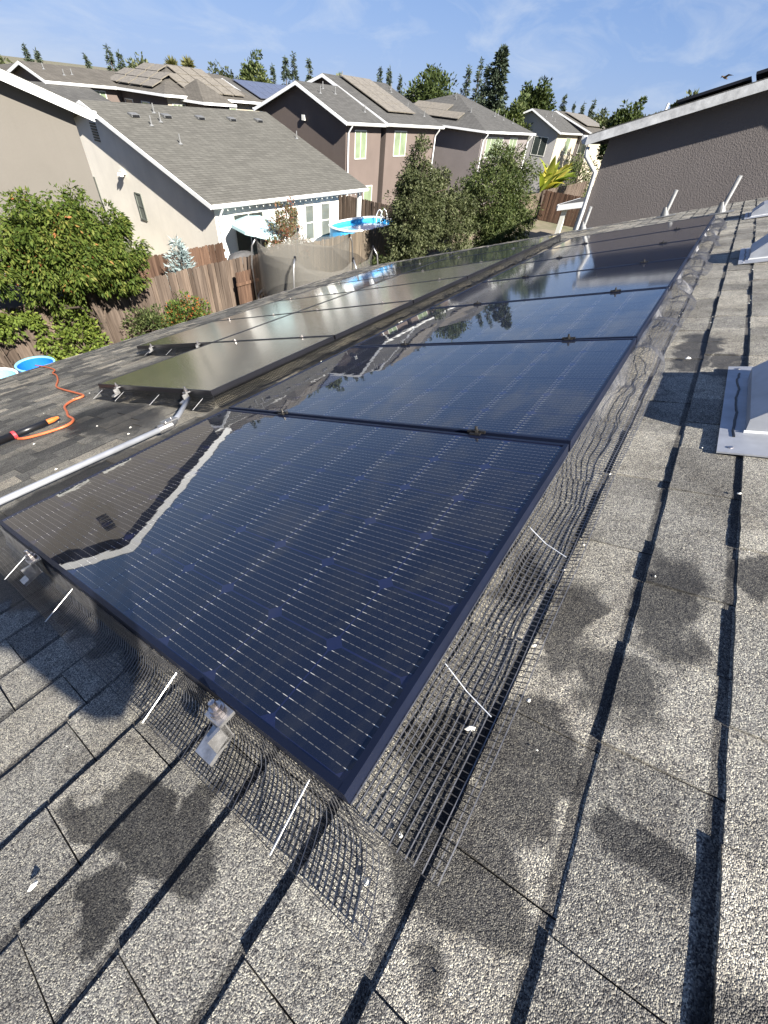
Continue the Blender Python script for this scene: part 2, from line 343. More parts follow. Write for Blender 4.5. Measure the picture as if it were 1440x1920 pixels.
def wood_mat(name, a, b_, c):
    m, t, b = newmat(name)
    tcn = N(t, 'ShaderNodeTexCoord'); oi = N(t, 'ShaderNodeObjectInfo')
    mpn = N(t, 'ShaderNodeMapping'); mpn.inputs['Scale'].default_value = (14, 14, 0.9); t.links.new(tcn.outputs['Object'], mpn.inputs['Vector'])
    ad = N(t, 'ShaderNodeVectorMath', operation='ADD'); t.links.new(mpn.outputs[0], ad.inputs[0])
    cx = N(t, 'ShaderNodeCombineXYZ'); t.links.new(math_(t, 'MULTIPLY', oi.outputs['Random'], 57.0), cx.inputs[0]); t.links.new(math_(t, 'MULTIPLY', oi.outputs['Random'], 31.0), cx.inputs[2]); t.links.new(cx.outputs[0], ad.inputs[1])
    n = noise(t, ad.outputs[0], 1.0, 6, 0.65, 0.4)
    c1 = ramp(t, n, [(0.25, a), (0.5, b_), (0.78, c)])
    c1 = mixc(t, 1.0, c1, ramp(t, oi.outputs['Random'], [(0,(0.62,0.6,0.58)), (0.5,(1,1,1)), (1,(1.3,1.26,1.2))]), 'MULTIPLY')
    t.links.new(c1, b.inputs['Base Color']); b.inputs['Roughness'].default_value = 0.9; b.inputs['Specular IOR Level'].default_value = 0.15
    t.links.new(bump(t, n, 0.5, 0.006), b.inputs['Normal']); return m
M['fence'] = wood_mat('fence_redwood', (0.056,0.042,0.033), (0.105,0.080,0.063), (0.19,0.150,0.120))
M['fencegrey'] = wood_mat('fence_greyed', (0.075,0.060,0.045), (0.13,0.106,0.08), (0.22,0.18,0.135))
M['fencedark'] = wood_mat('fence_dark_brown', (0.05,0.030,0.022), (0.09,0.055,0.038), (0.16,0.10,0.07))
def leaf_mat(name, stops, trans=0.25, rough=0.6, spec=0.15):
    m, t, b = newmat(name)
    at = N(t, 'ShaderNodeAttribute', attribute_name='tint'); c = ramp(t, at.outputs['Fac'], stops)
    t.links.new(c, b.inputs['Base Color']); b.inputs['Roughness'].default_value = rough; b.inputs['Specular IOR Level'].default_value = spec
    tr = N(t, 'ShaderNodeBsdfTranslucent'); t.links.new(mixc(t, 1.0, c, (1.25,1.3,0.6), 'MULTIPLY'), tr.inputs['Color'])
    ms = N(t, 'ShaderNodeMixShader'); ms.inputs[0].default_value = trans
    o = t.nodes['Material Output']; t.links.new(b.outputs[0], ms.inputs[1]); t.links.new(tr.outputs[0], ms.inputs[2]); t.links.new(ms.outputs[0], o.inputs['Surface'])
    return m
M['leaf_big'] = leaf_mat('drooping_tree_leaves', [(0,(0.030,0.054,0.010)), (0.5,(0.068,0.098,0.018)), (0.88,(0.135,0.155,0.034)), (0.965,(0.19,0.16,0.045)), (0.99,(0.33,0.12,0.05))], 0.22, 0.6, 0.12)
M['leaf_hedge'] = leaf_mat('hedge_leaves', [(0,(0.06,0.09,0.015)), (0.6,(0.12,0.16,0.03)), (1,(0.22,0.25,0.05))], 0.25)
M['leaf_berry'] = leaf_mat('berry_shrub_leaves', [(0,(0.03,0.07,0.015)), (0.74,(0.10,0.13,0.03)), (0.82,(0.30,0.085,0.03)), (1,(0.36,0.12,0.04))], 0.15)
M['leaf_olive'] = leaf_mat('olive_tree_leaves', [(0,(0.026,0.036,0.014)), (0.55,(0.072,0.084,0.036)), (1,(0.205,0.215,0.115))], 0.22)
M['leaf_green'] = leaf_mat('green_tree_leaves', [(0,(0.024,0.038,0.013)), (0.55,(0.068,0.090,0.029)), (1,(0.185,0.205,0.085))], 0.24)
M['leaf_spruce'] = leaf_mat('blue_spruce_needles', [(0,(0.15,0.20,0.20)), (1,(0.36,0.43,0.42))], 0.05, 0.7)
M['leaf_red'] = leaf_mat('photinia_leaves', [(0,(0.05,0.06,0.025)), (0.55,(0.15,0.14,0.07)), (0.75,(0.26,0.11,0.07)), (1,(0.36,0.12,0.08))], 0.2)
M['leaf_conifer'] = leaf_mat('conifer_needles', [(0,(0.022,0.034,0.022)), (1,(0.080,0.100,0.062))], 0.08, 0.7)
M['leaf_far'] = leaf_mat('far_tree_leaves', [(0,(0.020,0.034,0.010)), (1,(0.075,0.095,0.030))], 0.15)
M['leaf_palm'] = leaf_mat('palm_fronds', [(0,(0.08,0.085,0.03)), (1,(0.17,0.16,0.06))], 0.15)
M['leaf_banana'] = leaf_mat('banana_leaves', [(0,(0.13,0.19,0.025)), (0.6,(0.34,0.36,0.06)), (1,(0.55,0.45,0.10))], 0.4)
M['bark'] = plain('bark', (0.085,0.062,0.045), 0.95, var=0.4, vscale=12, bstr=0.6, bscale=30, bdist=0.02)
M['net'] = None
def net_mat():
    m, t, b = newmat('trampoline_net'); tcn = N(t, 'ShaderNodeTexCoord'); p = tcn.outputs['Object']
    b.inputs['Base Color'].default_value = (0.16,0.15,0.13,1); b.inputs['Roughness'].default_value = 0.8
    tr = N(t, 'ShaderNodeBsdfTransparent'); ms = N(t, 'ShaderNodeMixShader')
    f = noise(t, p, 240, 2); t.links.new(ramp(t, f, [(0.40,(0.30,)*3), (0.6,(0.62,)*3)]), ms.inputs[0])
    o = t.nodes['Material Output']; t.links.new(tr.outputs[0], ms.inputs[1]); t.links.new(b.outputs[0], ms.inputs[2]); t.links.new(ms.outputs[0], o.inputs['Surface'])
    return m
M['net'] = net_mat()
M['teal'] = plain('umbrella_cloth', (0.42,0.58,0.58), 0.8, var=0.06)
M['bbq'] = plain('grey_vinyl_cover', (0.075,0.072,0.070), 0.6, var=0.25, vscale=4, bstr=0.3, bscale=9, bdist=0.05)
M['black'] = plain('black_plastic', (0.012,0.012,0.013), 0.35)
M['poolblue'] = plain('pool_liner', (0.05,0.33,0.62), 0.5, var=0.12, vscale=3)
def water_mat():
    m, t, b = newmat('pool_water'); p = pos(t)
    b.inputs['Base Color'].default_value = (0.035,0.36,0.66,1); b.inputs['Roughness'].default_value = 0.05
    t.links.new(bump(t, noise(t, p, 5, 3), 0.3, 0.02), b.inputs['Normal']); return m
M['water'] = water_mat()
M['barrel'] = plain('blue_plastic', (0.010,0.135,0.55), 0.4, var=0.08)
M['lightblue'] = plain('faded_blue_plastic', (0.22,0.52,0.66), 0.5, var=0.08)
M['hose'] = plain('orange_hose', (0.58,0.13,0.045), 0.45, var=0.12, vscale=20)
M['orange'] = plain('orange_plastic', (0.65,0.16,0.03), 0.5)
M['redband'] = plain('red_tape', (0.55,0.04,0.05), 0.5)
M['dirt'] = None
def ground_mat():
    m, t, b = newmat('yard_ground'); p = pos(t)
    g = mixc(t, ramp(t, noise(t, p, 0.35, 6, 0.6), [(0.42,(0,)*3), (0.6,(1,)*3)]), (0.20,0.165,0.115), (0.070,0.085,0.028))
    g = mixc(t, ramp(t, noise(t, p, 9, 5), [(0.3,(0,)*3), (0.8,(0.6,)*3)]), g, (0.11,0.095,0.06))
    t.links.new(g, b.inputs['Base Color']); b.inputs['Roughness'].default_value = 0.95
    t.links.new(bump(t, noise(t, p, 30, 4), 0.6, 0.03), b.inputs['Normal']); return m
M['dirt'] = ground_mat()
M['concrete'] = plain('patio_concrete', (0.42,0.40,0.36), 0.9, var=0.12, vscale=2, bstr=0.2)
M['skin'] = plain('skin', (0.45,0.27,0.19), 0.5)
M['cloth_shirt'] = plain('shirt_cloth', (0.05,0.07,0.11), 0.9)
M['cloth_pants'] = plain('trouser_cloth', (0.10,0.09,0.08), 0.9)

# ------------------------------------------------------------------ ground
g = MB(); g.add([(-900,-900,ZG),(1500,-900,ZG),(1500,1500,ZG),(-900,1500,ZG)], [(0,1,2,3)])
tag(g.build('ground', M['dirt']), kind='structure')
g = MB(); g.box(11.5, 24.0, 12.9, 17.5, ZG - 0.1, ZG + 0.012); tag(g.build('patio_paving', M['concrete']), kind='structure')

# ------------------------------------------------------------------ our house: roof, shingles, gutter
V0, V1 = -1.31, 7.72; U0, U1 = -3.2, 10.05
home = thing('house', 'foreground house under a grey asphalt shingle roof carrying the solar rows', 'house', (0, 0, ZG))
def inhome(o): o.parent = home; o.location = Vector(o.location) - Vector(home.location); return o
deck = MB(); deck.box(U0, U1, V0, V1, RN - 0.16, RN - 0.0125)
roof = deck.build('roof', M['deck'], None, (0,0,0), ROOFROT); inhome(roof)
def shing_mesh(seed, seg=5):
    """one tab, 1 m wide in u (scaled), butt edge at v=0, running upslope; n=0 deck"""
    r = random.Random(seed); vs = []; fs = []
    for i in range(seg + 1):
        x = i / seg; jig = r.uniform(-0.0011, 0.0011)
        vs += [(x, jig, 0.0), (x, jig, 1.0 + r.uniform(-0.05, 0.05)), (x, -0.19, 0.14), ]
    for i in range(seg):
        a = i*3; b_ = a+3
        fs += [(a, b_, b_+1, a+1), (a+1, b_+1, b_+2, a+2)]
    fs += [(0, 1, 2), (seg*3, seg*3+2, seg*3+1)]
    m = MB(); m.add(vs, fs); return m
SM = [shing_mesh(i) for i in range(6)]
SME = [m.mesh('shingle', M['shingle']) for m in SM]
EXPO = 0.1475
pieces = []
k = -9
r = random.Random(3)
while True:
    vb = -0.107 + EXPO * k
    k += 1
    if vb < V0 + 0.02: continue
    if vb > V1 + 0.10: break
    u = U0 - r.uniform(0, 0.3); hi = r.random() < 0.5
    while u < U1:
        wd = r.uniform(0.12, 0.33) if hi else r.uniform(0.10, 0.28)
        a, b_ = max(u, U0), min(u + wd, U1 + 0.01)
        if b_ - a > 0.01:
            t_ = (0.0098 if hi else 0.0056) + r.uniform(-0.0008, 0.0012)
            pieces.append((a, b_ - 0.0024, vb + r.uniform(-0.0018, 0.0018), t_, r.randrange(6), r.random()))
        u += wd; hi = not hi if r.random() < 0.8 else hi
def pd(p):
    c = RP((p[0]+p[1])/2, p[2]-0.07, RN); d = c - CAM
    under = (p[0] > 0.06 and 0.06 < p[2] < 1.6)
    z = d.dot(FWD)
    if z < 0.05: return 99
    x = d.dot(RIGHT)/z; y = d.dot(DOWN)/z
    if abs(x) > 1.0 or abs(y) > 1.3 or under: return 90
    return d.length
order = sorted(range(len(pieces)), key=lambda i: pd(pieces[i]))
near = set(order[:300])
vs = []; fs = []; tints = []
NB = RN - 0.0118
for i, (a, b_, vb, t_, mi, rnd) in enumerate(pieces):
    if i in near:
        o = link('shingle', SME[mi], roof, (a, vb, NB)); o.scale = (b_ - a, 1.0, t_)
    else:
        o0 = len(vs); m = SM[mi]
        vs += [(a + x*(b_-a), vb + y, NB + z*t_) for x, y, z in m.v]; fs += [tuple(q + o0 for q in f) for f in m.f]; tints += [rnd] * len(m.f)
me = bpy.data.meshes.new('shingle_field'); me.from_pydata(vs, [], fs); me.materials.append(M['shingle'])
bm = bmesh.new(); bm.from_mesh(me); bmesh.ops.recalc_face_normals(bm, faces=bm.faces); bm.to_mesh(me); bm.free()
at = me.attributes.new('tint', 'FLOAT', 'FACE'); at.data.foreach_set('value', tints)
o = link('shingle_field', me, roof); o['kind'] = 'stuff'
# far slope beyond the ridge, ridge cap, gutter, fascia, rake board, walls
rz = RP(0, V0, RN); 
def back_slope():
    m = MB(); a = Vector((0, rz.y, rz.z)); L = 8.0
    p = [a + Vector((0,0,-0.002)), a + Vector((0, -L*math.cos(S), -L*math.sin(S)-0.002))]
    m.prism([(U0, p[0].y, p[0].z), (U0, p[1].y, p[1].z), (U0, p[1].y, p[1].z-0.15), (U0, p[0].y, p[0].z-0.15)], (U1-U0, 0, 0)); return m
inhome(back_slope().build('back_roof', M['roofA']))
rc = MB()
x = U0
while x < U1:
    rc.add([(x, rz.y+0.13, rz.z-0.030), (x, rz.y, rz.z+0.016), (x, rz.y-0.13, rz.z-0.030), (x+0.2, rz.y+0.13, rz.z-0.036), (x+0.2, rz.y, rz.z+0.009), (x+0.2, rz.y-0.13, rz.z-0.036)], [(0,1,4,3),(1,2,5,4),(0,2,1)]); x += 0.145
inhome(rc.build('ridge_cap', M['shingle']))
ev = RP(0, V1, RN)
gt = MB(); prof = [(0.010,-0.055),(0.012,-0.15),(0.08,-0.155),(0.10,-0.10),(0.105,-0.050),(0.092,-0.050),(0.088,-0.095),(0.07,-0.138),(0.02,-0.132),(0.016,-0.055)]
gt.prism([(U0, ev.y + y, ev.z + z) for y, z in prof], (U1-U0, 0, 0))
inhome(gt.build('gutter', M['drip']))
rk = MB(); a, b_ = RP(U1+0.012, V0, RN-0.015), RP(U1+0.012, V1, RN-0.015)
rk.prism([a, b_, b_ - Vector((0,0,0.2)), a - Vector((0,0,0.2))], (0.03,0,0)); inhome(rk.build('rake_board', M['white']))
wl = MB(); zt = ev.z - 0.25
wl.prism([(-2.8, ev.y-0.5, ZG), (-2.8, ev.y-0.5, ev.z-0.03), (-2.8, rz.y, rz.z-0.2), (-2.8, rz.y-7.2, rz.z-7.2*math.tan(S)-0.2), (-2.8, rz.y-7.2, ZG)], (12.5, 0, 0))
inhome(wl.build('wall', M['taupe']))

# ------------------------------------------------------------------ solar panels
PL, PWD = 1.655, 1.016
def frame_mesh(W_, L_):
    m = MB(); h = -0.036; t_ = 0.011
    m.box(0, W_, 0, t_, h, 0); m.box(0, W_, L_-t_, L_, h, 0); m.box(0, t_, t_, L_-t_, h, -0.0003); m.box(W_-t_, W_, t_, L_-t_, h, -0.0003)
    return m
def octa(a, b_, c):
    return [(-a+c,-b_,0),(a-c,-b_,0),(a,-b_+c,0),(a,b_-c,0),(a-c,b_,0),(-a+c,b_,0),(-a,b_-c,0),(-a,-b_+c,0)]
m = MB(); m.add(octa(0.0808, 0.0800, 0.0165), [(0,1,2,3,4,5,6,7)]); CELL = m.mesh('cell', M['cell'])
CX, CY = 0.1652, 0.1636
FR1 = frame_mesh(PWD, PL).mesh('frame', M['frame'])
m = MB(); m.box(0.010, PWD-0.010, 0.010, PL-0.010, -0.012, -0.0030); BS1 = m.mesh('backsheet', M['backsheet'])
m = MB(); m.box(0.010, PWD-0.010, 0.010, PL-0.010, -0.012, -0.0026); GL1 = m.mesh('glass', M['wetpanel'])
def clamp_mesh(mat):
    m = MB(); m.box(-0.017, 0.017, -0.018, 0.018, 0.0006, 0.005); m.box(-0.004, 0.004, -0.03, 0.03, 0.0008, 0.010)
    m.lathe([(0,0.0245),(0.0045,0.024),(0.005,0.012),(0.009,0.012),(0.009,0.0052),(0,0.0052)], seg=8); return m.mesh('clamp', mat)
CLM = clamp_mesh(M['darksteel']); CLM2 = clamp_mesh(M['steel'])
ORD = ['nearest', 'second', 'third', 'fourth', 'fifth', 'sixth', 'last']
for i in range(7):
    lab = ['nearest and largest black solar panel, house gable mirrored at its left', 'second panel from the near end of the long right row, right behind the nearest', 'third panel from the near end of the long right row', 'fourth panel from the near end of the long right row', 'fifth panel from the near end of the long right row', 'sixth panel from the near end of the long right row', 'farthest panel of the long right row, below the grey wall'][i]
    t = thing('solar_panel', lab, 'solar panel', RP(i*1.036, 0, 0), ROOFROT, 'panels of the right row')
    link('frame', FR1, t)
    if i < 3:
        bs = link('backsheet', BS1, t)
        for a in range(6):
            for b_ in range(10):
                link('cell', CELL, bs, (0.0125 + CX*(a+0.5), 0.0095 + CY*(b_+0.5), -0.00285))
    else:
        link('glass', GL1, t)
    if i < 6:
        for v in (0.285, 1.225): link('clamp', CLM, t, (PWD + 0.010, v, 0))
# second block of panels, nearer the eave
P2W, P2L = 1.152, 1.652
FR2 = frame_mesh(P2W, P2L).mesh('frame', M['frame_side'])
m = MB(); m.box(0.010, P2W-0.010, 0.010, P2L-0.010, -0.012, -0.0026); GL2 = m.mesh('glass', M['drypanel']); GL2W = m.mesh('glass', M['wetpanel'])
for col, (v0, n0, n1) in enumerate(((2.09, 0, 6), (3.762, 1, 6))):
    for i in range(n0, n1):
        j = i - n0; row = 'upper' if col == 0 else 'lower'
        lab = '%s panel from the near end of the %s left row, %s' % (['foremost', 'second', 'third', 'fourth', 'fifth', 'sixth'][j], row, 'next to the narrow gap' if col == 0 else 'along the eave')
        t = thing('solar_panel', lab, 'solar panel', RP(1.22 + i*1.172, v0, 0), ROOFROT, 'panels of the left block')
        link('frame', FR2, t); link('glass', GL2W if (col == 1 and i >= 3) or i >= 4 else GL2, t)
        for v in (0.36, 1.28): link('clamp', CLM2, t, (P2W + 0.010, v, 0)).scale = (0.7, 0.7, 0.7)
# mounting feet with bolts at the near ends
def bracket(parent, x, y, s=1.0):
    m = MB()
    prof = [(0.0,-0.006),(-0.030,-0.006),(-0.030,-0.040),(-0.072,-0.052),(-0.072,-0.060),(-0.022,-0.048),(-0.022,-0.013),(0.0,-0.013)]
    m.prism([(px_*s, -0.021, pz*s) for px_, pz in prof], (0, 0.042, 0)); m.box(-0.055*s, -0.020*s, -0.021, -0.014, -0.048*s, -0.012*s)
    br = m.build('mounting_foot', M['alu'], parent, (x, y, 0.0))
    m = MB(); m.lathe([(0.0,0.026),(0.0055,0.025),(0.006,0.012),(0.0105,0.012),(0.0105,0.004),(0.013,0.004),(0.013,-0.0055),(0,-0.0055)], (-0.015, 0, 0), 10); m.build('bolt', M['steel'], br)
p1 = [o for o in C.objects if o.name == 'solar_panel'][0]
bracket(p1, -0.002, 0.262); bracket(p1, -0.002, 1.215)
for o in C.objects:
    if o.type == 'EMPTY' and o.get('label', '').startswith('foremost'):
        for v in ((0.25, 1.25)): bracket(o, -0.002, v, 1.1)

# ------------------------------------------------------------------ wire mesh guards
def wire_guard(name, label, along0, along1, base, prof, axis, step, seed, wr=0.0008, ripple=0.012, rods=(), nlong=None, mat='mesh', skew=0.0, bulge=0.0):
    """prof: list of (outward distance, n) from the frame edge down to the roof; axis 'u' = runs along u at v=base"""
    rr = random.Random(seed); m = MB()
    ph = [rr.uniform(0, 6.28) for _ in range(6)]
    dens = []
    P = [Vector((d, n)) for d, n in prof]; segl = [0]
    for a, b_ in zip(P, P[1:]): segl.append(segl[-1] + (b_-a).length)
    T = segl[-1]; nl = max(4, int(T / step)) if nlong is None else nlong
    def at(s):
        s = min(max(s, 0), T)
        for i in range(len(P)-1):
            if s <= segl[i+1] + 1e-9:
                f = (s-segl[i])/(segl[i+1]-segl[i]); return P[i].lerp(P[i+1], f)
        return P[-1]
    def pt(x, s):
        q = at(s); k_ = (s/T)
        rp_ = ripple * min(2.4, 0.22 + max(0.0, x - 1.25) * 1.1)
        wv = rp_ * k_ * (math.sin(x*5.1+ph[0]) + 0.6*math.sin(x*11.3+ph[1]) + 0.2*math.sin(x*23+ph[2]))
        wn = rp_ * 0.55 * math.sin(min(1, k_*1.6)*math.pi*0.62) * (math.sin(x*9.7+ph[3]+s*20) + 0.8*math.sin(x*19.0+ph[4]-s*35) + 0.6*math.sin(x*37+ph[5]))
        d = q.x + wv*0.8; n = max(q.y + wn*0.8, RN + 0.001) if k_ > 0.25 else q.y + wn*0.3
        n += bulge * min(1.0, max(0.0, (x - 0.9) / 0.9)) * math.sin(math.pi * min(1.0, k_ * 0.95)) * (1 + 0.35 * math.sin(x*6.3+ph[2]) + 0.3*math.sin(x*14.1+ph[4]))
        xx = x + skew*s
        return (xx, base - d, n) if axis == 'u' else (base - d, xx, n)
    x = along0
    while x <= along1:
        m.tube([pt(x + 0.0012*math.sin(x*90), T*j/8) for j in range(9)], wr, 3, False); x += step
    nseg = max(8, int((along1-along0)/0.045))
    for j in range(nl + 1):
        s = T*j/nl
        m.tube([pt(along0 + (along1-along0)*i/nseg, s) for i in range(nseg+1)], wr, 3, False)
    o = m.build(name, M[mat], None, (0,0,0), ROOFROT)
    for (x, kind) in rods:
        q = MB()
        if axis == 'v': q.tube([(base-0.004, x, -0.048), (base-0.098, x+0.004, -0.088)], 0.0013 if kind == 0 else 0.0022, 6)
        else: q.tube([(x, base-0.004, -0.05), (x-0.015, base-0.05, -0.078), (x-0.03, base-0.10, -0.09)], 0.0009, 6)
        q.build('guard_rod', M['rod'] if kind == 0 else M['tie'], o)
    return o
PR_R = [(0.003,-0.028),(0.012,-0.060),(0.020,-0.085),(0.035,-0.094),(0.075,-0.0965),(0.118,-0.096),(0.128,-0.089)]
tag(wire_guard('wire_mesh_guard', 'black wire mesh skirt flaring out along the right edge of the long row', 0.0, 7.18, 0.0, PR_R, 'u', 0.0125, 2, rods=((0.26,1),(0.68,1)), ripple=0.012, bulge=0.050, wr=0.001), 'black wire mesh skirt flaring out along the right edge of the long row', 'wire mesh')
PR_F = [(0.003,-0.028),(0.008,-0.055),(0.018,-0.083),(0.030,-0.093),(0.065,-0.0965),(0.095,-0.0965)]
tag(wire_guard('wire_mesh_guard', '', -0.03, 1.70, 0.0, PR_F, 'v', 0.0105, 5, ripple=0.008, rods=((0.08,0),(0.455,0),(1.00,0),(1.38,0)), nlong=13, skew=-0.35), 'black wire mesh skirt across the near end of the closest solar panel', 'wire mesh')
PR_S = [(0.003,-0.028),(0.006,-0.050),(0.012,-0.085),(0.028,-0.097),(0.07,-0.097)]
tag(wire_guard('wire_mesh_guard', '', 1.22, 8.25, 2.09, PR_S, 'u', 0.0125, 8, mat='meshblack', wr=0.0017, ripple=0.010), 'black wire mesh strip along the gap side of the left solar block', 'wire mesh')
tag(wire_guard('wire_mesh_guard', '', 2.08, 3.75, 1.22, PR_S, 'v', 0.0125, 9, mat='meshblack', wr=0.0017, ripple=0.008, rods=((2.2,0),(2.75,0),(3.3,0),(3.7,0))), 'black wire mesh under the near end of the upper left row', 'wire mesh')
tag(wire_guard('wire_mesh_guard', '', 3.77, 5.42, 2.392, PR_S, 'v', 0.0125, 10, mat='meshblack', wr=0.0017, ripple=0.008, rods=((4.0,0),(4.6,0),(5.1,0))), 'black wire mesh under the near end of the lower left row', 'wire mesh')
PR_L = [(-0.003,-0.028),(-0.008,-0.06),(-0.02,-0.095),(-0.06,-0.097)]
tag(wire_guard('wire_mesh_guard', '', 0.0, 7.18, PL, PR_L, 'u', 0.02, 11, wr=0.0009, ripple=0.006), 'narrow black wire mesh along the left, lower edge of the long row', 'wire mesh')

# ------------------------------------------------------------------ roof vents, pipes, conduit, pole, hose, debris
VENT = thing('slant_back_vent', 'nearest galvanised slant-back roof vent at the right edge', 'roof vent', RP(1.24, -0.34, RN), ROOFROT, 'slant-back vents near the ridge')
m = MB(); m.box(0, 0.72, -0.52, 0.0, 0.0012, 0.006); m.build('flange', M['galv'], VENT)
m = MB(); pv = [(-0.060,0.0065),(-0.062,0.045),(-0.155,0.112),(-0.40,0.125),(-0.41,0.0065)]
m.prism([(0.14, y, z) for y, z in pv], (0.45, 0, 0)); hd = m.build('hood', M['galv'], VENT)
m = MB(); m.box(0.132, 0.1385, -0.41, -0.056, 0.0065, 0.012); m.build('hem', M['white'], VENT)
m = MB(); rr = random.Random(4)
m.tube([(0.10+0.02*i, -0.034+0.003*math.sin(i*0.6)+rr.uniform(-.002,.002), 0.0062) for i in range(28)], 0.0035, 6)
m.build('sealant', M['tar'], VENT)
for nx, ny in ((0.03,-0.03),(0.69,-0.03),(0.03,-0.25),(0.66,-0.12)):
    m = MB(); m.lathe([(0,0.009),(0.006,0.0085),(0.007,0.0058)], (nx, ny, 0), 8); m.build('nail', M['steel'], VENT)
for i, lb in ((1, 'middle galvanised roof vent, beyond the nearest one at the right edge'), (2, 'farthest galvanised roof vent, near the top right vent pipe')):
    copy_tree(VENT, None, lb, RP(1.24 + 2.98*i, -0.33 + 0.02*i, RN))
for (u, v, h, lb) in ((9.75, 2.12, 0.36, 'leftmost of three metal vent pipes at the far end of the roof'), (9.62, 0.80, 0.36, 'middle one of three metal vent pipes at the far end of the roof'), (8.55, 0.0, 0.42, 'tallest vent pipe, at the far right corner of the panels')):
    t = thing('vent_pipe', lb, 'vent pipe', RP(u, v, RN), (0, 0, 0), 'vent pipes')
    m = MB(); m.lathe([(0.020,h-0.03),(0.022,h),(0.028,h),(0.028,-0.05)], seg=14); m.build('pipe', M['pipe'], t, smooth=True)
    m = MB(); m.lathe([(0.030,0.13),(0.036,0.10),(0.065,0.012),(0.10,0.006)], seg=16); m.box(-0.14, 0.14, -0.16, 0.12, 0.0015, 0.005); m.build('flashing', M['pipe'], t, (0,0,0), ROOFROT)
# electrical conduit between the blocks
t = thing('conduit', 'long silver metal conduit running between the two solar blocks', 'conduit', RP(0.86, 1.99, RN), ROOFROT)
def L(u, v, n): return (u-0.86, v-1.99, n-RN)
m = MB(); m.tube([L(-2.6,2.07,-0.05), L(0.0,2.052,-0.05), L(0.86,1.99,-0.05)], 0.0145, 12); m.build('pipe_run', M['galv'], t, smooth=True)
m = MB(); m.tube([L(0.86,1.99,-0.05), L(0.96,2.075,-0.05), L(1.19,2.32,-0.045)], 0.0135, 12); m.build('pipe_bend', M['galv'], t, smooth=True)
m = MB(); m.tube([L(0.80,1.995,-0.05), L(0.865,1.99,-0.05), L(0.915,2.04,-0.05)], 0.023, 10); m.box(-0.03, 0.045, -0.035, 0.03, 0.072, 0.079); m.build('fitting', M['alu'], t)
for x, y in ((-0.02,-0.02),(0.03,0.015)):
    m = MB(); m.lathe([(0,0.004),(0.004,0.004),(0.004,0)], (x, y, 0.0792), 8); m.build('screw', M['steel'], t)
# cleaning pole and hose
t = thing('cleaning_pole', 'black telescopic cleaning pole with red tape and orange tip on the shingles', 'pole', RP(0.47, 3.40, RN), ROOFROT)
def L(u, v, n): return (u-0.47, v-3.40, n-RN)
m = MB(); m.tube([L(-2.2,3.30,RN+0.03), L(0.475,3.40,RN+0.03)], 0.025, 12); m.build('outer_tube', M['black'], t, smooth=True)
m = MB(); m.tube([L(0.475,3.40,RN+0.03), L(0.68,3.405,RN+0.03)], 0.020, 12); m.build('inner_tube', M['black'], t, smooth=True)
m = MB(); m.tube([L(0.462,3.3995,RN+0.03), L(0.482,3.4002,RN+0.03)], 0.027, 12); m.build('tape', M['redband'], t)
m = MB(); m.tube([L(0.68,3.405,RN+0.03), L(0.72,3.407,RN+0.03), L(0.76,3.409,RN+0.032)], [0.017,0.017,0.009], 10); m.build('tip', M['orange'], t)
def spline(pts, n=8):
    P = [Vector(p) for p in pts]; P = [P[0]*2-P[1]] + P + [P[-1]*2-P[-2]]; out_ = []
    for i in range(1, len(P)-2):
        for k_ in range(n):
            s = k_/n; a, b_, c, d = P[i-1], P[i], P[i+1], P[i+2]
            out_.append(0.5*((2*b_) + (c-a)*s + (2*a-5*b_+4*c-d)*s*s + (3*b_-a-3*c+d)*s**3))
    return out_ + [P[-2]]
hp = [(0.47,3.36),(0.50,3.27),(0.60,3.20),(0.72,3.16),(0.80,3.27),(0.83,3.45),(0.88,3.62),(0.95,3.86),(1.06,4.00),(1.16,4.02),(1.20,4.28),(1.24,4.72),(1.30,5.10),(1.45,5.50),(1.60,6.00),(1.66,6.30),(1.78,6.60),(1.86,7.1),(1.92,7.6),(1.95,7.95)]
m = MB(); m.tube(spline([(u, v, RN + 0.008 + (0.002 if i % 2 else 0)) for i, (u, v) in enumerate(hp)]), 0.0085, 8)
tag(m.build('water_hose', M['hose'], None, (0,0,0), ROOFROT, True), 'thin orange hose snaking down the shingles to the eave', 'hose')
# pale crumbs caught along the shingle edges
m = MB(); rr = random.Random(21)
spots = [(0.20,-0.075,0.011),(-0.045,-0.045,0.006),(0.40,-0.113,0.006),(0.72,-0.12,0.007),(0.02,-0.055,0.006),(1.05,-0.11,0.006),(2.08,-0.20,0.013),(0.29,-0.14,0.004),(-0.32,0.375,0.009),(-0.40,0.10,0.008)]
for i in range(24):
    kk = rr.randrange(-3, 1); spots.append((rr.uniform(0.6, 6.5), -0.107 + EXPO*kk + rr.uniform(0.003, 0.015), rr.uniform(0.003, 0.006)))
for i in range(34): spots.append((rr.uniform(-0.4, 1.6), rr.uniform(2.0, 4.6), rr.uniform(0.004, 0.012)))
for i in range(26): spots.append((rr.uniform(1.2, 5.0), rr.uniform(1.72, 2.0), rr.uniform(0.006, 0.014)))
for i in range(22): spots.append((rr.uniform(-0.5, 1.5), rr.uniform(-0.6, 0.6), rr.uniform(0.0016, 0.0032)))
for (u, v, s_) in spots:
    ang = rr.uniform(0, 6.28); e = rr.uniform(0.35, 1.0)
    ring = []
    for j in range(6):
        a = j*math.pi/3; q = s_*rr.uniform(0.7, 1.2); x, y = math.cos(a)*q, math.sin(a)*q*e
        ring.append((u + x*math.cos(ang) - y*math.sin(ang), v + x*math.sin(ang) + y*math.cos(ang), RN + 0.0005))
    m.add(ring + [(u, v, RN + s_*0.55 + 0.001)], [(j, (j+1) % 6, 6) for j in range(6)])
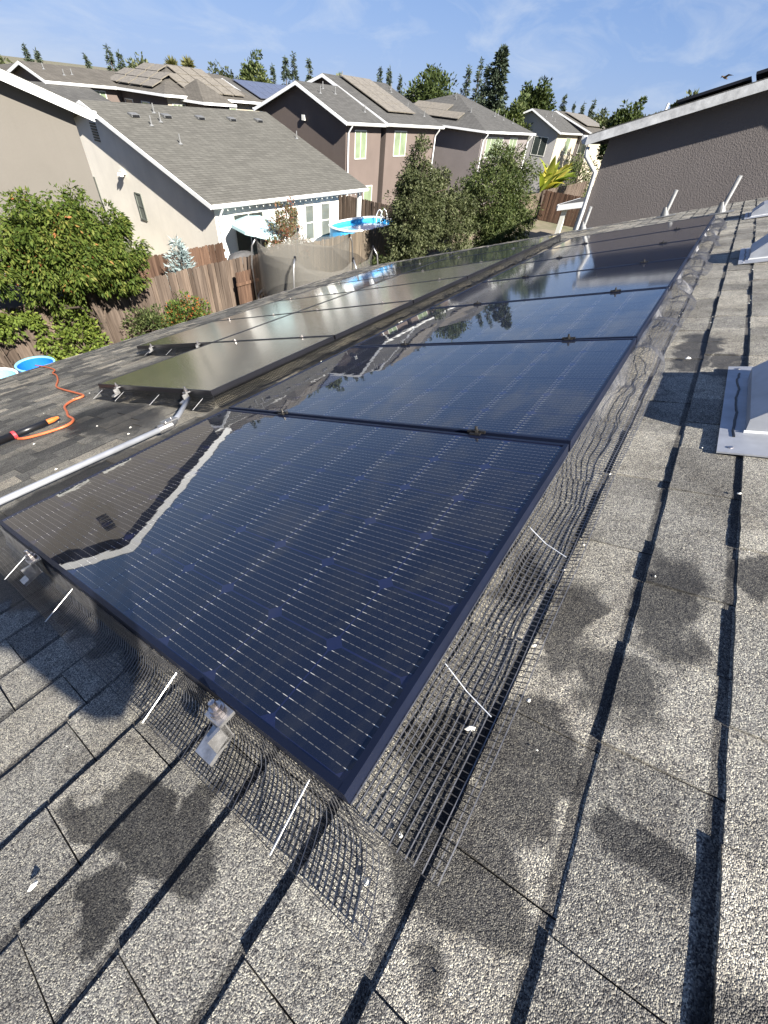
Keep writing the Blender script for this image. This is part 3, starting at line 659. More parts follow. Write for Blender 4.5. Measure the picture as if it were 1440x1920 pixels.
o = m.build('scattered_debris', M['chip'], None, (0,0,0), ROOFROT); tag(o, 'pale crumbs and bits of dry leaf scattered over the shingles', 'debris', kind='stuff')

# ------------------------------------------------------------------ photographer, crouching just behind the phone
def skin_body(name, verts, edges, radii, mat, parent=None, root=0):
    me = bpy.data.meshes.new(name); me.from_pydata(verts, edges, []); o = link(name, me, parent); me.materials.append(mat)
    md = o.modifiers.new('skin', 'SKIN'); md.use_smooth_shade = True
    for i, r_ in enumerate(radii): me.skin_vertices[0].data[i].radius = (r_, r_)
    me.skin_vertices[0].data[root].use_root = True
    o.modifiers.new('sub', 'SUBSURF').levels = 1; o.modifiers['sub'].render_levels = 1
    return o
def P3(u, v, n): return tuple(RP(u, v, n))
bv = [P3(-1.15,-0.45,0.04), P3(-1.05,-0.45,0.24), P3(-0.80,-0.45,0.44), P3(-0.74,-0.44,0.56), P3(-0.68,-0.43,0.70),
      P3(-1.12,-0.33,0.03), P3(-0.84,-0.26,0.20), P3(-1.02,-0.27,0.0), P3(-0.86,-0.27,RN+0.045),
      P3(-1.12,-0.57,0.03), P3(-0.84,-0.68,0.20), P3(-1.02,-0.66,0.0), P3(-0.86,-0.66,RN+0.045),
      P3(-0.66,-0.28,0.50), P3(-0.50,-0.22,0.36), P3(-0.24,-0.22,0.47), P3(-0.17,-0.24,0.53),
      P3(-0.62,-0.60,0.50), P3(-0.40,-0.62,0.285), P3(-0.24,-0.40,0.44), P3(-0.17,-0.32,0.52)]
be = [(0,1),(1,2),(2,3),(3,4),(0,5),(5,6),(6,7),(7,8),(0,9),(9,10),(10,11),(11,12),(2,13),(13,14),(14,15),(15,16),(2,17),(17,18),(18,19),(19,20)]
br_ = [0.14,0.13,0.14,0.055,0.10,0.085,0.06,0.05,0.045,0.085,0.06,0.05,0.045,0.06,0.048,0.036,0.028,0.062,0.055,0.038,0.028]
person = skin_body('person', bv, be, br_, M['cloth_pants'])
tag(person, 'person in dark work clothes crouching on the shingles behind the camera', 'person')

# ================================================================== the neighbourhood
H = lambda h: ZG + h
# ------------------------------------------------------------------ house kit
def window(parent, face, a0, a1, h0, h1, plane, pane='pane', frame='vinyl', mull=0, rail=False, proud=0.03):
    """face '-X' : wall plane x = plane seen from -X, a = y ; '-Y': wall plane y = plane, a = x"""
    fw = 0.05
    def bx(m, x0, x1, z0, z1, d0, d1):
        if face == '-X': m.box(plane - d1, plane - d0, x0, x1, H(z0), H(z1))
        else: m.box(x0, x1, plane - d1, plane - d0, H(z0), H(z1))
    m = MB()
    bx(m, a0-fw, a1+fw, h1, h1+fw, -0.02, proud); bx(m, a0-fw, a1+fw, h0-fw, h0, -0.02, proud+0.01); bx(m, a0-fw, a0, h0, h1, -0.02, proud); bx(m, a1, a1+fw, h0, h1, -0.02, proud)
    for i in range(mull): x = a0 + (a1-a0)*(i+1)/(mull+1); bx(m, x-0.02, x+0.02, h0, h1, -0.02, proud-0.006)
    if rail: bx(m, a0, a1, (h0+h1)/2-0.025, (h0+h1)/2+0.025, -0.02, proud-0.006)
    wo = m.build('window', M[frame], parent)
    n = mull + 1
    for i in range(n):
        for (z0, z1) in (((h0, (h0+h1)/2), ((h0+h1)/2, h1)) if rail else ((h0, h1),)):
            q = MB(); bx(q, a0 + (a1-a0)*i/n + 0.004, a0 + (a1-a0)*(i+1)/n - 0.004, z0 + 0.004, z1 - 0.004, 0.001, 0.008)
            q.build('pane', M[pane if not (rail and z0 < h1-0.6*(h1-h0)) else pane], wo)
    return wo
def finish(t, parts):
    for o in parts:
        o.parent = t; o.location = Vector(o.location) - Vector(t.location)
class House:
    def __init__(s, name, label, x, y, cat='house'):
        s.t = thing(name, label, cat, (x, y, ZG)); s.parts = []
    def put(s, m, name, mat, smooth=False):
        o = m.build(name, mat, smooth=smooth); s.parts.append(o); return o
    def gable_x(s, x0, x1, y0, y1, eave, ridge, wall, rf, ov=0.35, th=0.14, trim='white', yr=None, gutters=True, ends=(1,1), wall_front=None, bh=0.15):
        """ridge along X; gables face -X and +X"""
        yr = (y0+y1)/2 if yr is None else yr
        sl0 = (ridge-eave)/(yr-y0); sl1 = (ridge-eave)/(y1-yr)
        m = MB(); m.prism([(x0,y0,ZG-0.05),(x0,y0,H(eave)-th),(x0,yr,H(ridge)-th),(x0,y1,H(eave)-th),(x0,y1,ZG-0.05)], (x1-x0,0,0)); s.put(m, 'wall', wall)
        if wall_front:
            m = MB(); m.box(x0+0.001, x1-0.001, y0-0.006, y0+0.05, ZG-0.05, H(eave)-th-0.01); s.put(m, 'front_wall', wall_front)
        a0, a1 = (y0-ov, eave-ov*sl0), (y1+ov, eave-ov*sl1)
        X0, X1 = x0-ov*ends[0], x1+ov*ends[1]
        m = MB(); m.prism([(X0,a0[0],H(a0[1])),(X0,yr,H(ridge)),(X0,a1[0],H(a1[1])),(X0,a1[0],H(a1[1])-th),(X0,yr,H(ridge)-th),(X0,a0[0],H(a0[1])-th)], (X1-X0,0,0)); r_ = s.put(m, 'roof', rf)
        for (xa, xb) in ((X0-0.03, X0-0.002), (X1+0.002, X1+0.03)):
            for a in (a0, a1):
                m = MB(); m.prism([(xa,a[0],H(a[1])-0.02),(xa,yr,H(ridge)-0.02),(xa,yr,H(ridge)-0.02-bh),(xa,a[0],H(a[1])-0.02-bh)], (xb-xa,0,0)); s.put(m, 'rake_board', M[trim])
        if gutters:
            for a, sg in ((a0,-1),(a1,1)):
                m = MB(); m.prism([(X0+0.002, a[0]+sg*y_, H(a[1])+z_) for y_, z_ in ((0.003,-0.03),(0.003,-0.15),(0.07,-0.155),(0.11,-0.10),(0.115,-0.02),(0.10,-0.02),(0.02,-0.06))], (X1-X0-0.004,0,0)); s.put(m, 'gutter', M[trim])
        return r_
    def gable_y(s, x0, x1, y0, y1, eave, ridge, wall, rf, ov=0.35, th=0.14, trim='white', xr=None):
        xr = (x0+x1)/2 if xr is None else xr
        sl = (ridge-eave)/(x1-xr)
        m = MB(); m.prism([(x0,y0,ZG-0.05),(x0,y0,H(eave)-th),(xr,y0,H(ridge)-th),(x1,y0,H(eave)-th),(x1,y0,ZG-0.05)], (0,y1-y0,0)); s.put(m, 'wall', wall)
        a0, a1 = (x0-ov, eave-ov*sl), (x1+ov, eave-ov*sl); Y0, Y1 = y0-ov, y1+ov
        m = MB(); m.prism([(a0[0],Y0,H(a0[1])),(xr,Y0,H(ridge)),(a1[0],Y0,H(a1[1])),(a1[0],Y0,H(a1[1])-th),(xr,Y0,H(ridge)-th),(a0[0],Y0,H(a0[1])-th)], (0,Y1-Y0,0)); s.put(m, 'roof', rf)
        bh = 0.20
        for (ya, yb) in ((Y0-0.03, Y0-0.002), (Y1+0.002, Y1+0.03)):
            for a in (a0, a1): m = MB(); m.prism([(a[0],ya,H(a[1])-0.02),(xr,ya,H(ridge)-0.02),(xr,ya,H(ridge)-0.02-bh),(a[0],ya,H(a[1])-0.02-bh)], (0,yb-ya,0)); s.put(m, 'rake_board', M[trim])
        for a, sg in ((a0,-1),(a1,1)):
            m = MB(); m.prism([(a[0]+sg*x_, Y0+0.002, H(a[1])+z_) for x_, z_ in ((0.003,-0.03),(0.003,-0.15),(0.07,-0.155),(0.11,-0.10),(0.115,-0.02),(0.10,-0.02),(0.02,-0.06))], (0,Y1-Y0-0.004,0)); s.put(m, 'gutter', M[trim])
    def hip(s, x0, x1, y0, y1, eave, rise, wall, rf, ov=0.35, trim='white', rx0=None, rx1=None, ry=None, front=None):
        ry = (y0+y1)/2 if ry is None else ry; rx0 = x0+(y1-y0)/2 if rx0 is None else rx0; rx1 = x1-(y1-y0)/2 if rx1 is None else rx1
        if rx1 < rx0+0.05: rx0 = (rx0+rx1)/2-0.03; rx1 = rx0+0.06
        m = MB(); m.box(x0,x1,y0,y1,ZG-0.05,H(eave)-0.12); s.put(m, 'wall', wall)
        if front:
            m = MB(); m.box(x0+0.001, x1-0.001, y0-0.006, y0+0.05, ZG-0.05, H(eave)-0.13); s.put(m, 'front_wall', front)
        m = MB(); e = H(eave); r_ = H(eave+rise)
        b = [(x0-ov,y0-ov),(x1+ov,y0-ov),(x1+ov,y1+ov),(x0-ov,y1+ov)]
        m.add([(p[0],p[1],e) for p in b] + [(rx0,ry,r_),(rx1,ry,r_)] + [(p[0],p[1],e-0.1) for p in b],
              [(0,1,5,4),(1,2,5),(2,3,4,5),(3,0,4),(6,9,8,7),(0,6,7,1),(1,7,8,2),(2,8,9,3),(3,9,6,0)]); rr_ = s.put(m, 'roof', rf)
        m = MB(); g0 = 0.004; g1 = 0.10
        X0,X1,Y0,Y1 = x0-ov,x1+ov,y0-ov,y1+ov
        m.box(X0-g1,X1+g1,Y0-g1,Y0-g0,e-0.13,e-0.01); m.box(X0-g1,X1+g1,Y1+g0,Y1+g1,e-0.13,e-0.01); m.box(X0-g1,X0-g0,Y0-g0,Y1+g0,e-0.13,e-0.012); m.box(X1+g0,X1+g1,Y0-g0,Y1+g0,e-0.13,e-0.012)
        s.put(m, 'gutter', M[trim]); return rr_
    def downspout(s, x, y, h, low=0.0, out=(0,-1)):
        m = MB(); m.tube([(x+out[0]*0.32, y+out[1]*0.32, H(h)-0.06), (x+out[0]*0.30, y+out[1]*0.30, H(h)-0.20), (x+out[0]*0.06, y+out[1]*0.06, H(h)-0.50), (x+out[0]*0.05, y+out[1]*0.05, H(low))], 0.042, 8)
        s.put(m, 'downspout', M['white'])
    def roof_pipe(s, x, y, z, h=0.45, mat='pipe'):
        m = MB(); h *= 0.75; m.lathe([(0,h),(0.026,h),(0.026,0.05),(0.10,-0.01)], (x, y, H(z)), 8); s.put(m, 'vent_pipe', M[mat])
    def low_vent(s, x, y, z, sl, w=0.36):
        m = MB(); q = 0.17
        m.prism([(x-w/2, y-q, H(z-q*sl)+0.02), (x-w/2, y-q, H(z-q*sl)+0.10), (x-w/2, y+q*0.6, H(z+q*0.6*sl)+0.06), (x-w/2, y+q*0.6, H(z+q*0.6*sl)-0.01)], (w,0,0)); o = s.put(m, 'low_vent', M['ventgrey'])
        m = MB(); m.box(x-w/2+0.03, x+w/2-0.03, y-q-0.012, y-q-0.002, H(z-q*sl)+0.030, H(z-q*sl)+0.090); g_ = m.build('vent_opening', M['black']); g_.parent = o; return o
    def done(s):
        finish(s.t, s.parts); return s.t
def slope_panels(name, label, group, org, du, dv, nu, nv, mat, gap=0.03, lift=0.10, skip=()):
    """a rectangular block of panels on a far roof; org corner, du / dv vectors of one panel"""
    n = Vector(du).cross(Vector(dv)).normalized()
    if n.z < 0: n = -n
    m = MB(); a, b = Vector(du), Vector(dv); a2 = a*(1-gap/a.length); b2 = b*(1-gap/b.length)
    m.prism([n*lift, a2+n*lift, a2+b2+n*lift, b2+n*lift], n*0.04); me = m.mesh(name, [mat])
    w_ = ['first', 'second', 'third', 'fourth', 'fifth', 'sixth']
    for i in range(nu):
        for j in range(nv):
            if (i, j) in skip: continue
            o = link(name, me, None, Vector(org) + a*i + b*j)
            tag(o, label if nu*nv == 1 else (label + ', column %s, row %s' % (w_[i], w_[j]) if nv > 1 else label + ', %s from its front' % w_[i]), 'solar panel', group)

# ---- taupe house, gable towards us (left edge, mirrored in the first panel)
h = House('house', 'taupe stucco gable house at the left edge with white rake trim', 2.6, 14.5)
h.gable_y(-2.2, 7.30, 14.5, 25.0, 5.28, 6.88, M['taupe'], M['roofA'], ov=0.33, xr=2.6)
h.parts.append(window(None, '-Y', 3.45, 4.25, 3.2, 4.45, 14.5, 'panedark', 'vinyl')); h.parts.append(window(None, '-Y', 2.1, 2.9, 3.2, 4.45, 14.5, 'panedark', 'vinyl'))
m = MB()
for i in range(6): m.box(2.45, 2.75, 14.47, 14.499, H(5.55+i*0.09), H(5.60+i*0.09))
h.put(m, 'gable_vent', M['black']); h.done()

# ---- cream house with the patio
PX0, PX1, PY0, PY1, PYR = 12.0, 19.45, 15.75, 28.65, 22.2
h = House('house', 'low cream house with a wide grey shingle roof and covered patio', 15.7, 15.75)
sl = (4.95-2.88)/(PYR-PY0)
h.gable_x(PX0, PX1, PY0, PY1, 2.88, 4.97, M['cream'], M['roofA'], ov=0.36, ends=(1, 5.2), yr=PYR, wall_front=M['whitewall'])
for (x, y) in ((13.1,21.2),(14.6,21.25),(16.3,21.25),(18.1,21.25),(19.8,21.25)): h.low_vent(x, y, 4.97-(PYR-y)*sl, sl)
for (x, y) in ((13.35,20.5),(14.25,21.5),(14.0,20.8),(13.6,19.2),(20.9,19.7)): h.roof_pipe(x, y, 4.97-(PYR-y)*sl, 0.40)
for (x0, x1) in ((15.95,16.47),(17.03,17.55),(18.14,18.72)): h.parts.append(window(None, '-Y', x0, x1, 0.95, 2.24, PY0-0.006, 'panegrey', 'vinyl', rail=True))
h.parts.append(window(None, '-Y', 12.88, 14.4, 0.1, 2.26, PY0-0.006, 'panedark', 'vinyl', mull=1))
h.parts.append(window(None, '-X', 23.65, 24.0, 1.3, 2.4, PX0, 'panegrey', 'panegrey', rail=True)); h.parts.append(window(None, '-X', 20.38, 20.72, 1.42, 2.28, PX0, 'panegrey', 'panegrey', rail=True))
m = MB(); m.box(21.0, 21.16, 15.62, 15.78, ZG, H(2.62)); h.put(m, 'patio_post', M['white'])
m = MB(); m.box(19.46, 21.25, 15.60, 15.80, H(2.52), H(2.66)); h.put(m, 'patio_beam', M['white'])
h.downspout(12.12, 15.7, 2.75)
m = MB()
for i in range(7): m.box(PX0-0.03, PX0-0.002, 22.22, 22.62, H(3.75+i*0.085), H(3.80+i*0.085))
h.put(m, 'gable_vent', M['black'])
m = MB(); m.box(PX0-0.14, PX0-0.002, 21.05, 21.3, H(2.86), H(2.98)); m.lathe([(0,0.1),(0.06,0.1),(0.08,0)], (PX0-0.17, 21.09, H(2.80)), 8); m.lathe([(0,0.1),(0.06,0.1),(0.08,0)], (PX0-0.17, 21.26, H(2.80)), 8); h.put(m, 'flood_light', M['vinyl'])
for i in range(24):
    m = MB(); m.lathe([(0,0.0),(0.012,-0.02),(0.02,-0.05),(0,-0.07)], (12.3 + i*0.36, 15.30, H(2.58)), 6); h.put(m, 'light_bulb', M['vinyl'])
h.done()

# ---- dark brown two storey house, two gables
h = House('house', 'dark brown two storey house with two stepped gables', 28, 18.6)
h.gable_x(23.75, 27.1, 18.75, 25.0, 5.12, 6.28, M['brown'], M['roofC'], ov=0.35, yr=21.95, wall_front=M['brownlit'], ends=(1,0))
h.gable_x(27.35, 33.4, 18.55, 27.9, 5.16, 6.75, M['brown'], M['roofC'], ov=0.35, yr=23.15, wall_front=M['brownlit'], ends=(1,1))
h.parts.append(window(None, '-Y', 24.6, 25.6, 3.45, 4.6, 18.744, 'pane', 'vinyl', mull=1)); h.parts.append(window(None, '-Y', 28.3, 29.6, 3.55, 4.65, 18.544, 'pane', 'vinyl', mull=1))
h.parts.append(window(None, '-Y', 25.6, 26.4, 0.9, 2.1, 18.744, 'pane', 'vinyl'))
h.downspout(23.85, 18.7, 5.0); h.downspout(33.2, 18.5, 5.0)
m = MB(); m.box(23.6, 23.745, 21.6, 21.8, H(4.75), H(4.98)); h.put(m, 'wall_lamp', M['vinyl'])
s1 = (6.28-5.12)/(21.95-18.75)
for (x, y) in ((24.2,20.9),(25.0,21.4),(25.6,21.0),(26.3,19.4)): h.roof_pipe(x, y, 6.28-(21.95-y)*s1, 0.4)
s2 = (6.75-5.16)/(23.15-18.55)
for (x, y) in ((28.6,22.9),(31.8,20.0),(32.6,21.9),(33.1,22.3),(32.7,19.2)): h.roof_pipe(x, y, 6.75-(23.15-y)*s2, 0.4)
h.done()
cs = 1/math.sqrt(1+s2*s2)
slope_panels('solar_panel', 'dusty tan solar panel on the dark brown two storey house', 'panels on the dark brown house', (28.35, 22.95, H(6.75-0.2*s2)), (1.05,0,0), (0,-0.98*cs*1.02,-0.98*cs*1.02*s2), 3, 4, M['far_panel'])

# ---- mauve grey hip roofed house
h = House('house', 'mauve grey two storey house with a hip roof behind the green trees', 41, 16.3)
h.hip(36.1, 45.4, 16.3, 26.0, 5.05, 1.72, M['mauve'], M['roofC'], front=M['mauve'], rx0=40.6, rx1=41.0, ry=21.1)
h.parts.append(window(None, '-Y', 37.0, 40.0, 3.6, 4.65, 16.294, 'pane', 'vinyl', mull=3)); h.parts.append(window(None, '-Y', 41.4, 42.9, 3.65, 4.65, 16.294, 'pane', 'vinyl', mull=1))
h.downspout(36.2, 16.25, 5.0); h.downspout(45.3, 16.25, 5.0)
for (x, y) in ((41.5,18.0),(42.4,17.6),(42.8,18.3),(43.5,17.2),(39.6,20.6),(40.0,20.9),(38.0,18.4)): h.roof_pipe(x, y, 5.05+ (min(y-15.95, (45.75-x)*1.0, (x-35.75)))*0.34, 0.42)
h.done()
s3 = 1.72/5.2
slope_panels('solar_panel', 'dusty tan solar panel on the mauve grey hip roof', 'panels on the hip roof', (36.5, 18.6, H(5.05+0.75*0.354)), (0,1.55,0), (1.0,0,0.352), 3, 2, M['far_panel'], skip=((0,1),))
# ---- light grey house further on
h = House('house', 'pale grey and cream two storey house far along the right', 60, 17.3)
h.gable_x(56.6, 64.2, 17.3, 23.7, 5.30, 6.62, M['lightgrey'], M['roofC'], ov=0.35, wall_front=M['beige'])
h.gable_x(64.4, 75.5, 15.9, 25.1, 5.35, 6.75, M['mauve'], M['roofB'], ov=0.35, wall_front=M['beige'])
h.parts.append(window(None, '-X', 18.2, 19.6, 3.2, 4.6, 56.6, 'panedark', 'vinyl', mull=1)); h.parts.append(window(None, '-Y', 60.0, 61.6, 3.4, 4.7, 17.294, 'pane', 'vinyl'))
h.parts.append(window(None, '-X', 16.1, 16.9, 3.5, 4.7, 64.4, 'panedark', 'vinyl'))
for (x, y) in ((57.5,19.3),(58.5,18.6),(60.0,19.5)): h.roof_pipe(x, y, 5.3+(y-17.3)*0.41, 0.4)
h.done()
slope_panels('solar_panel', 'dusty tan solar panel on the far pale house', 'panels on the far pale house', (65.5, 20.0, H(6.62)), (1.7,0,0), (0,-1.0,-0.30), 5, 3, M['far_panel'])
# ---- left distance: brown hip house, gable house, navy house
h = House('house', 'brown hip roofed house in the left distance covered in dark panels', 25, 31.5)
h.hip(22.0, 29.6, 31.5, 38.6, 5.05, 1.32, M['brown'], M['roofB'], front=M['beige'], rx0=24.9, rx1=26.9, ry=35.0)
h.hip(23.3, 25.2, 29.6, 32.5, 4.9, 0.95, M['brown'], M['roofB'], ov=0.25, rx0=24.2, rx1=24.3, ry=31.2)
h.parts.append(window(None, '-X', 33.4, 34.2, 3.5, 4.5, 22.0, 'panedark', 'vinyl')); h.parts.append(window(None, '-X', 35.2, 36.0, 3.5, 4.5, 22.0, 'panedark', 'vinyl'))
h.parts.append(window(None, '-Y', 22.35, 23.2, 3.6, 4.6, 31.494, 'pane', 'vinyl', mull=2)); h.parts.append(window(None, '-Y', 25.9, 27.4, 3.7, 4.6, 31.494, 'pane', 'vinyl', mull=2)); h.done()
sa = 1.32/(35.0-31.15)
for k, x in enumerate((23.6,24.55,25.5,26.45,27.4)):
    for j in range(2 + (1 if 0 < k < 4 else 0)):
        z = 5.05 + 0.30*sa + j*1.05*sa
        if k == 1 and j == 0: continue
        slope_panels('solar_panel', 'dark panel, sunny slope of the left distant hip roof, column %s, row %s' % (['first','second','third','fourth','fifth'][k], ['first','second','third'][j]), 'sunny slope panels of the left hip roof', (x, 31.45+j*1.05, H(z)), (0.9,0,0), (0,1.0,sa), 1, 1, M['far_panel'])
sb = 1.32/(24.9-21.65)
for k in range(4):
    for j in range(2 if k in (0,3) else 3):
        y = 32.6 + k*1.25 + 0.2*j
        slope_panels('solar_panel', 'dark panel, end slope of the left distant hip roof, column %s, row %s' % (['first','second','third','fourth'][k], ['first','second','third'][j]), 'end slope panels of the left hip roof', (21.95+j*0.86, y, H(5.05+(0.3+j*0.86)*sb)), (0,1.15,0), (0.82,0,0.82*sb), 1, 1, M['far_panel'])
h = House('house', 'grey brown gable house at the far left skyline', 22, 36.4)
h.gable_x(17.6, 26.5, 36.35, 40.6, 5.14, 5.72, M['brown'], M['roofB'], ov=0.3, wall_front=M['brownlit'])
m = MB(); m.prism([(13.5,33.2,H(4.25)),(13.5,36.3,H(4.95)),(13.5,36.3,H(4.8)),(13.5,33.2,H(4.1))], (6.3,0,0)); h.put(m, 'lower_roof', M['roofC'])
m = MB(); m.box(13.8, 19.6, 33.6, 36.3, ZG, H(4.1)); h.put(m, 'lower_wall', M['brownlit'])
h.parts.append(window(None, '-Y', 20.2, 20.9, 3.7, 4.75, 36.344, 'pane', 'vinyl', mull=1))
for (x, y) in ((18.2,37.6),(19.0,37.0),(19.6,37.2)): h.roof_pipe(x, y, 5.14+(y-36.35)*0.27, 0.35)
h.done()
h = House('house', 'navy blue house with blue solar panels in the left middle distance', 34, 33.5)
h.gable_x(31.2, 38.2, 33.5, 39.8, 5.15, 6.05, M['navy'], M['roofC'], ov=0.3)
h.gable_x(28.2, 31.0, 35.6, 40.0, 5.1, 5.75, M['beige'], M['roofC'], ov=0.3); h.done()
sn = 0.9/3.15
slope_panels('solar_panel', 'blue panel on the roof of the navy house', 'panels on the navy house', (31.5, 36.25, H(6.05-0.4*sn)), (1.02,0,0), (0,-1.0,-sn), 6, 3, M['blue_panel'])
# ---- far skyline houses
for i, (x, y, wx, wy, e, r_, lb) in enumerate(((38, 52, 14, 9, 5.0, 1.3, 'low brown roof peeking over the left skyline'), (58, 48, 13, 9, 5.0, 1.2, 'grey roof far behind the navy house'), (52, 30, 12, 9, 5.0, 1.75, 'grey roof between the brown gables and the hip roof'), (92, 24, 14, 10, 5.0, 1.6, 'small grey roof near the right horizon'), (20, 48, 14, 9, 4.6, 1.0, 'grey roof along the far left skyline'))):
    h = House('house', lb, x, y); h.hip(x, x+wx, y, y+wy, e, r_, M['mauve'], M[['roofB','roofC','roofC','roofA','roofB'][i]], front=M['beige']); h.done()

# ---- grey house right behind our roof
h = House('house', 'dark grey rough stucco house wall with white rake at the right', 12, -1.2)
h.gable_x(12.0, 22.5, -4.95, 2.55, 5.98, 7.36, M['greybrown'], M['roofC'], ov=0.36, yr=-1.2, trim='fascia_grey')
m = MB(); m.tube([(11.72,2.86,H(5.66)),(11.70,2.84,H(5.52)),(11.93,2.60,H(5.28)),(11.94,2.57,H(4.6)),(11.94,2.57,H(0.1))], 0.042, 10); h.put(m, 'downspout', M['fascia_grey'], True)
h.roof_pipe(15.2, 2.2, 6.1, 0.55, 'white'); h.done()
sg = 1.38/3.75
slope_panels('solar_panel', 'black panel edge along the rake of the dark grey house', 'panels on the dark grey house', (11.95, 1.55, H(7.36-2.75*sg)), (1.05,0,0), (0,-1.02,1.02*sg), 3, 1, M['frame_side'], lift=0.07)
slope_panels('solar_panel', 'higher black panel on the dark grey house roof', 'upper panels on the dark grey house', (11.75, 0.50, H(7.36-1.70*sg)), (1.05,0,0), (0,-1.6,1.6*sg), 3, 1, M['frame_side'], lift=0.09)
# ---- patio cover beyond
t = thing('patio_cover', 'small white trimmed patio roof on a post left of the grey wall', 'patio cover', (31, 7.6, ZG))
m = MB(); m.prism([(30.2,8.0,H(2.55)),(30.2,5.2,H(3.3)),(30.2,5.2,H(3.15)),(30.2,8.0,H(2.40))], (5.0,0,0)); o1 = m.build('roof', M['roofC'])
m = MB(); m.prism([(30.16,8.0,H(2.53)),(30.16,5.2,H(3.28)),(30.16,5.2,H(3.0)),(30.16,8.0,H(2.25))], (0.037,0,0)); m.box(30.2,35.2,8.003,8.08,H(2.32),H(2.53)); o2 = m.build('fascia', M['white'])
m = MB(); m.box(30.35,30.6,7.5,7.75,ZG,H(2.4)); o3 = m.build('post', M['vinyl']); m = MB(); m.box(34.6,34.85,7.5,7.75,ZG,H(2.4)); o5 = m.build('post', M['vinyl'])
m = MB(); m.box(31.5,36,3.0,6.6,ZG,H(3.0)); o4 = m.build('wall', M['brown']); finish(t, [o1,o2,o3,o4,o5])

# ------------------------------------------------------------------ fences
def board_mesh(hh, wd=0.135, th=0.018):
    m = MB(); c = 0.03
    m.prism([(-wd/2,0,0),(wd/2,0,0),(wd/2,0,hh-c),(wd/2-c,0,hh),(-wd/2+c,0,hh),(-wd/2,0,hh-c)], (0,th,0)); return m
def fence(label, x0, y0, x1, y1, hh, mat, rails_behind=True, pitch=0.141, post=2.4, seed=1, name='wood_fence', maxb=300, drop=None):
    d = Vector((x1-x0, y1-y0, 0)); L_ = d.length; ang = math.atan2(d.y, d.x); rr = random.Random(seed)
    t = thing(name, label, 'fence', (x0, y0, ZG), (0, 0, ang))
    bmesh_ = [board_mesh(hh + q).mesh('board', M[mat]) for q in (0.0, 0.012, -0.012, 0.02)]
    n = int(L_/pitch)
    for i in range(n):
        o = link('board', bmesh_[rr.randrange(4)], t, (pitch*(i+0.5), rr.uniform(-0.004,0.004), 0.02)); o.rotation_euler = (rr.uniform(-0.012,0.012), rr.uniform(-0.006,0.006), 0)
    sgn = 1 if rails_behind else -1
    for z in (0.28, 0.95, hh-0.25):
        m = MB(); m.box(0, L_, 0.026 if sgn > 0 else -0.068, 0.068 if sgn > 0 else -0.026+0.018, z-0.045, z+0.045); m.build('rail', M[mat], t)
    m = MB(); m.box(-0.045,0.045,-0.045,0.045,0,hh-0.02); pm = m.mesh('post', M[mat])
    x = 0.05
    while x < L_: link('post', pm, t, (x, 0.115 if sgn > 0 else -0.115, 0)); x += post
    return t
fence('sunlit redwood back fence behind the leafy trees', -2.0, 12.42, 11.6, 12.42, 1.86, 'fence', seed=2)
fence('greyer stretch of back fence beyond the trampoline', 11.62, 12.62, 41.3, 12.62, 1.80, 'fencegrey', seed=3)
fence('brown side fence behind the blue pool', 23.45, 19.2, 23.45, 12.75, 1.85, 'fence', seed=4)
fence('dark brown cross fence with its rails showing, by the patio roof', 41.6, 8.2, 41.6, 12.5, 1.95, 'fencedark', rails_behind=False, seed=5)
fence('sunny far fence in front of the banana plant', 41.75, 12.62, 56, 12.62, 1.9, 'fence', seed=6)
fence('low dark fence between the blue spruce and the cream wall', 7.4, 15.4, 12.0, 15.4, 1.5, 'fencedark', seed=7)
t = thing('gate', 'shaded wooden gate panel beside the trampoline', 'gate', (9.7, 12.1, ZG))
for i in range(6):
    o = link('board', board_mesh(1.55).mesh('board', M['fencedark']) if i == 0 else bpy.data.meshes['board'], t, (i*0.14, 0, 0.05))
    if i == 0: gm = o.data
    else: o.data = gm
m = MB(); m.box(-0.1, 0.85, -0.05, -0.004, 1.2, 1.29); m.box(-0.1, 0.85, -0.05, -0.004, 0.3, 0.39); m.build('rail', M['fencedark'], t)

# ------------------------------------------------------------------ foliage kit
def leaf_cloud(name, mat, P, D, size, aspect=0.42, seed=0, tint=None, fold=0.25, parent=None):
    """P (n,3) leaf bases, D (n,3) directions"""
    r_ = np.random.default_rng(seed); n = len(P)
    D = D / (np.linalg.norm(D, axis=1, keepdims=True) + 1e-9)
    A = np.cross(D, r_.normal(size=(n,3))); A /= (np.linalg.norm(A, axis=1, keepdims=True) + 1e-9)
    B = np.cross(D, A); Ls = (size * r_.uniform(0.65, 1.3, n))[:,None]; Ws = Ls*aspect
    v = np.empty((n,4,3)); v[:,0] = P; v[:,1] = P + D*Ls*0.45 + A*Ws*0.5 + B*Ws*fold; v[:,2] = P + D*Ls; v[:,3] = P + D*Ls*0.45 - A*Ws*0.5 + B*Ws*fold
    v = v.reshape(-1,3)
    me = bpy.data.meshes.new(name); me.vertices.add(n*4); me.vertices.foreach_set('co', v.ravel())
    me.loops.add(n*4); me.loops.foreach_set('vertex_index', np.arange(n*4)); me.polygons.add(n); me.polygons.foreach_set('loop_start', np.arange(0,n*4,4)); me.polygons.foreach_set('loop_total', np.full(n,4))
    me.update(calc_edges=True); me.validate()
    at = me.attributes.new('tint','FLOAT','FACE'); at.data.foreach_set('value', (r_.uniform(0,1,n) if tint is None else np.clip(tint,0,1)).astype(np.float32))
    me.materials.append(mat); return link(name, me, parent)
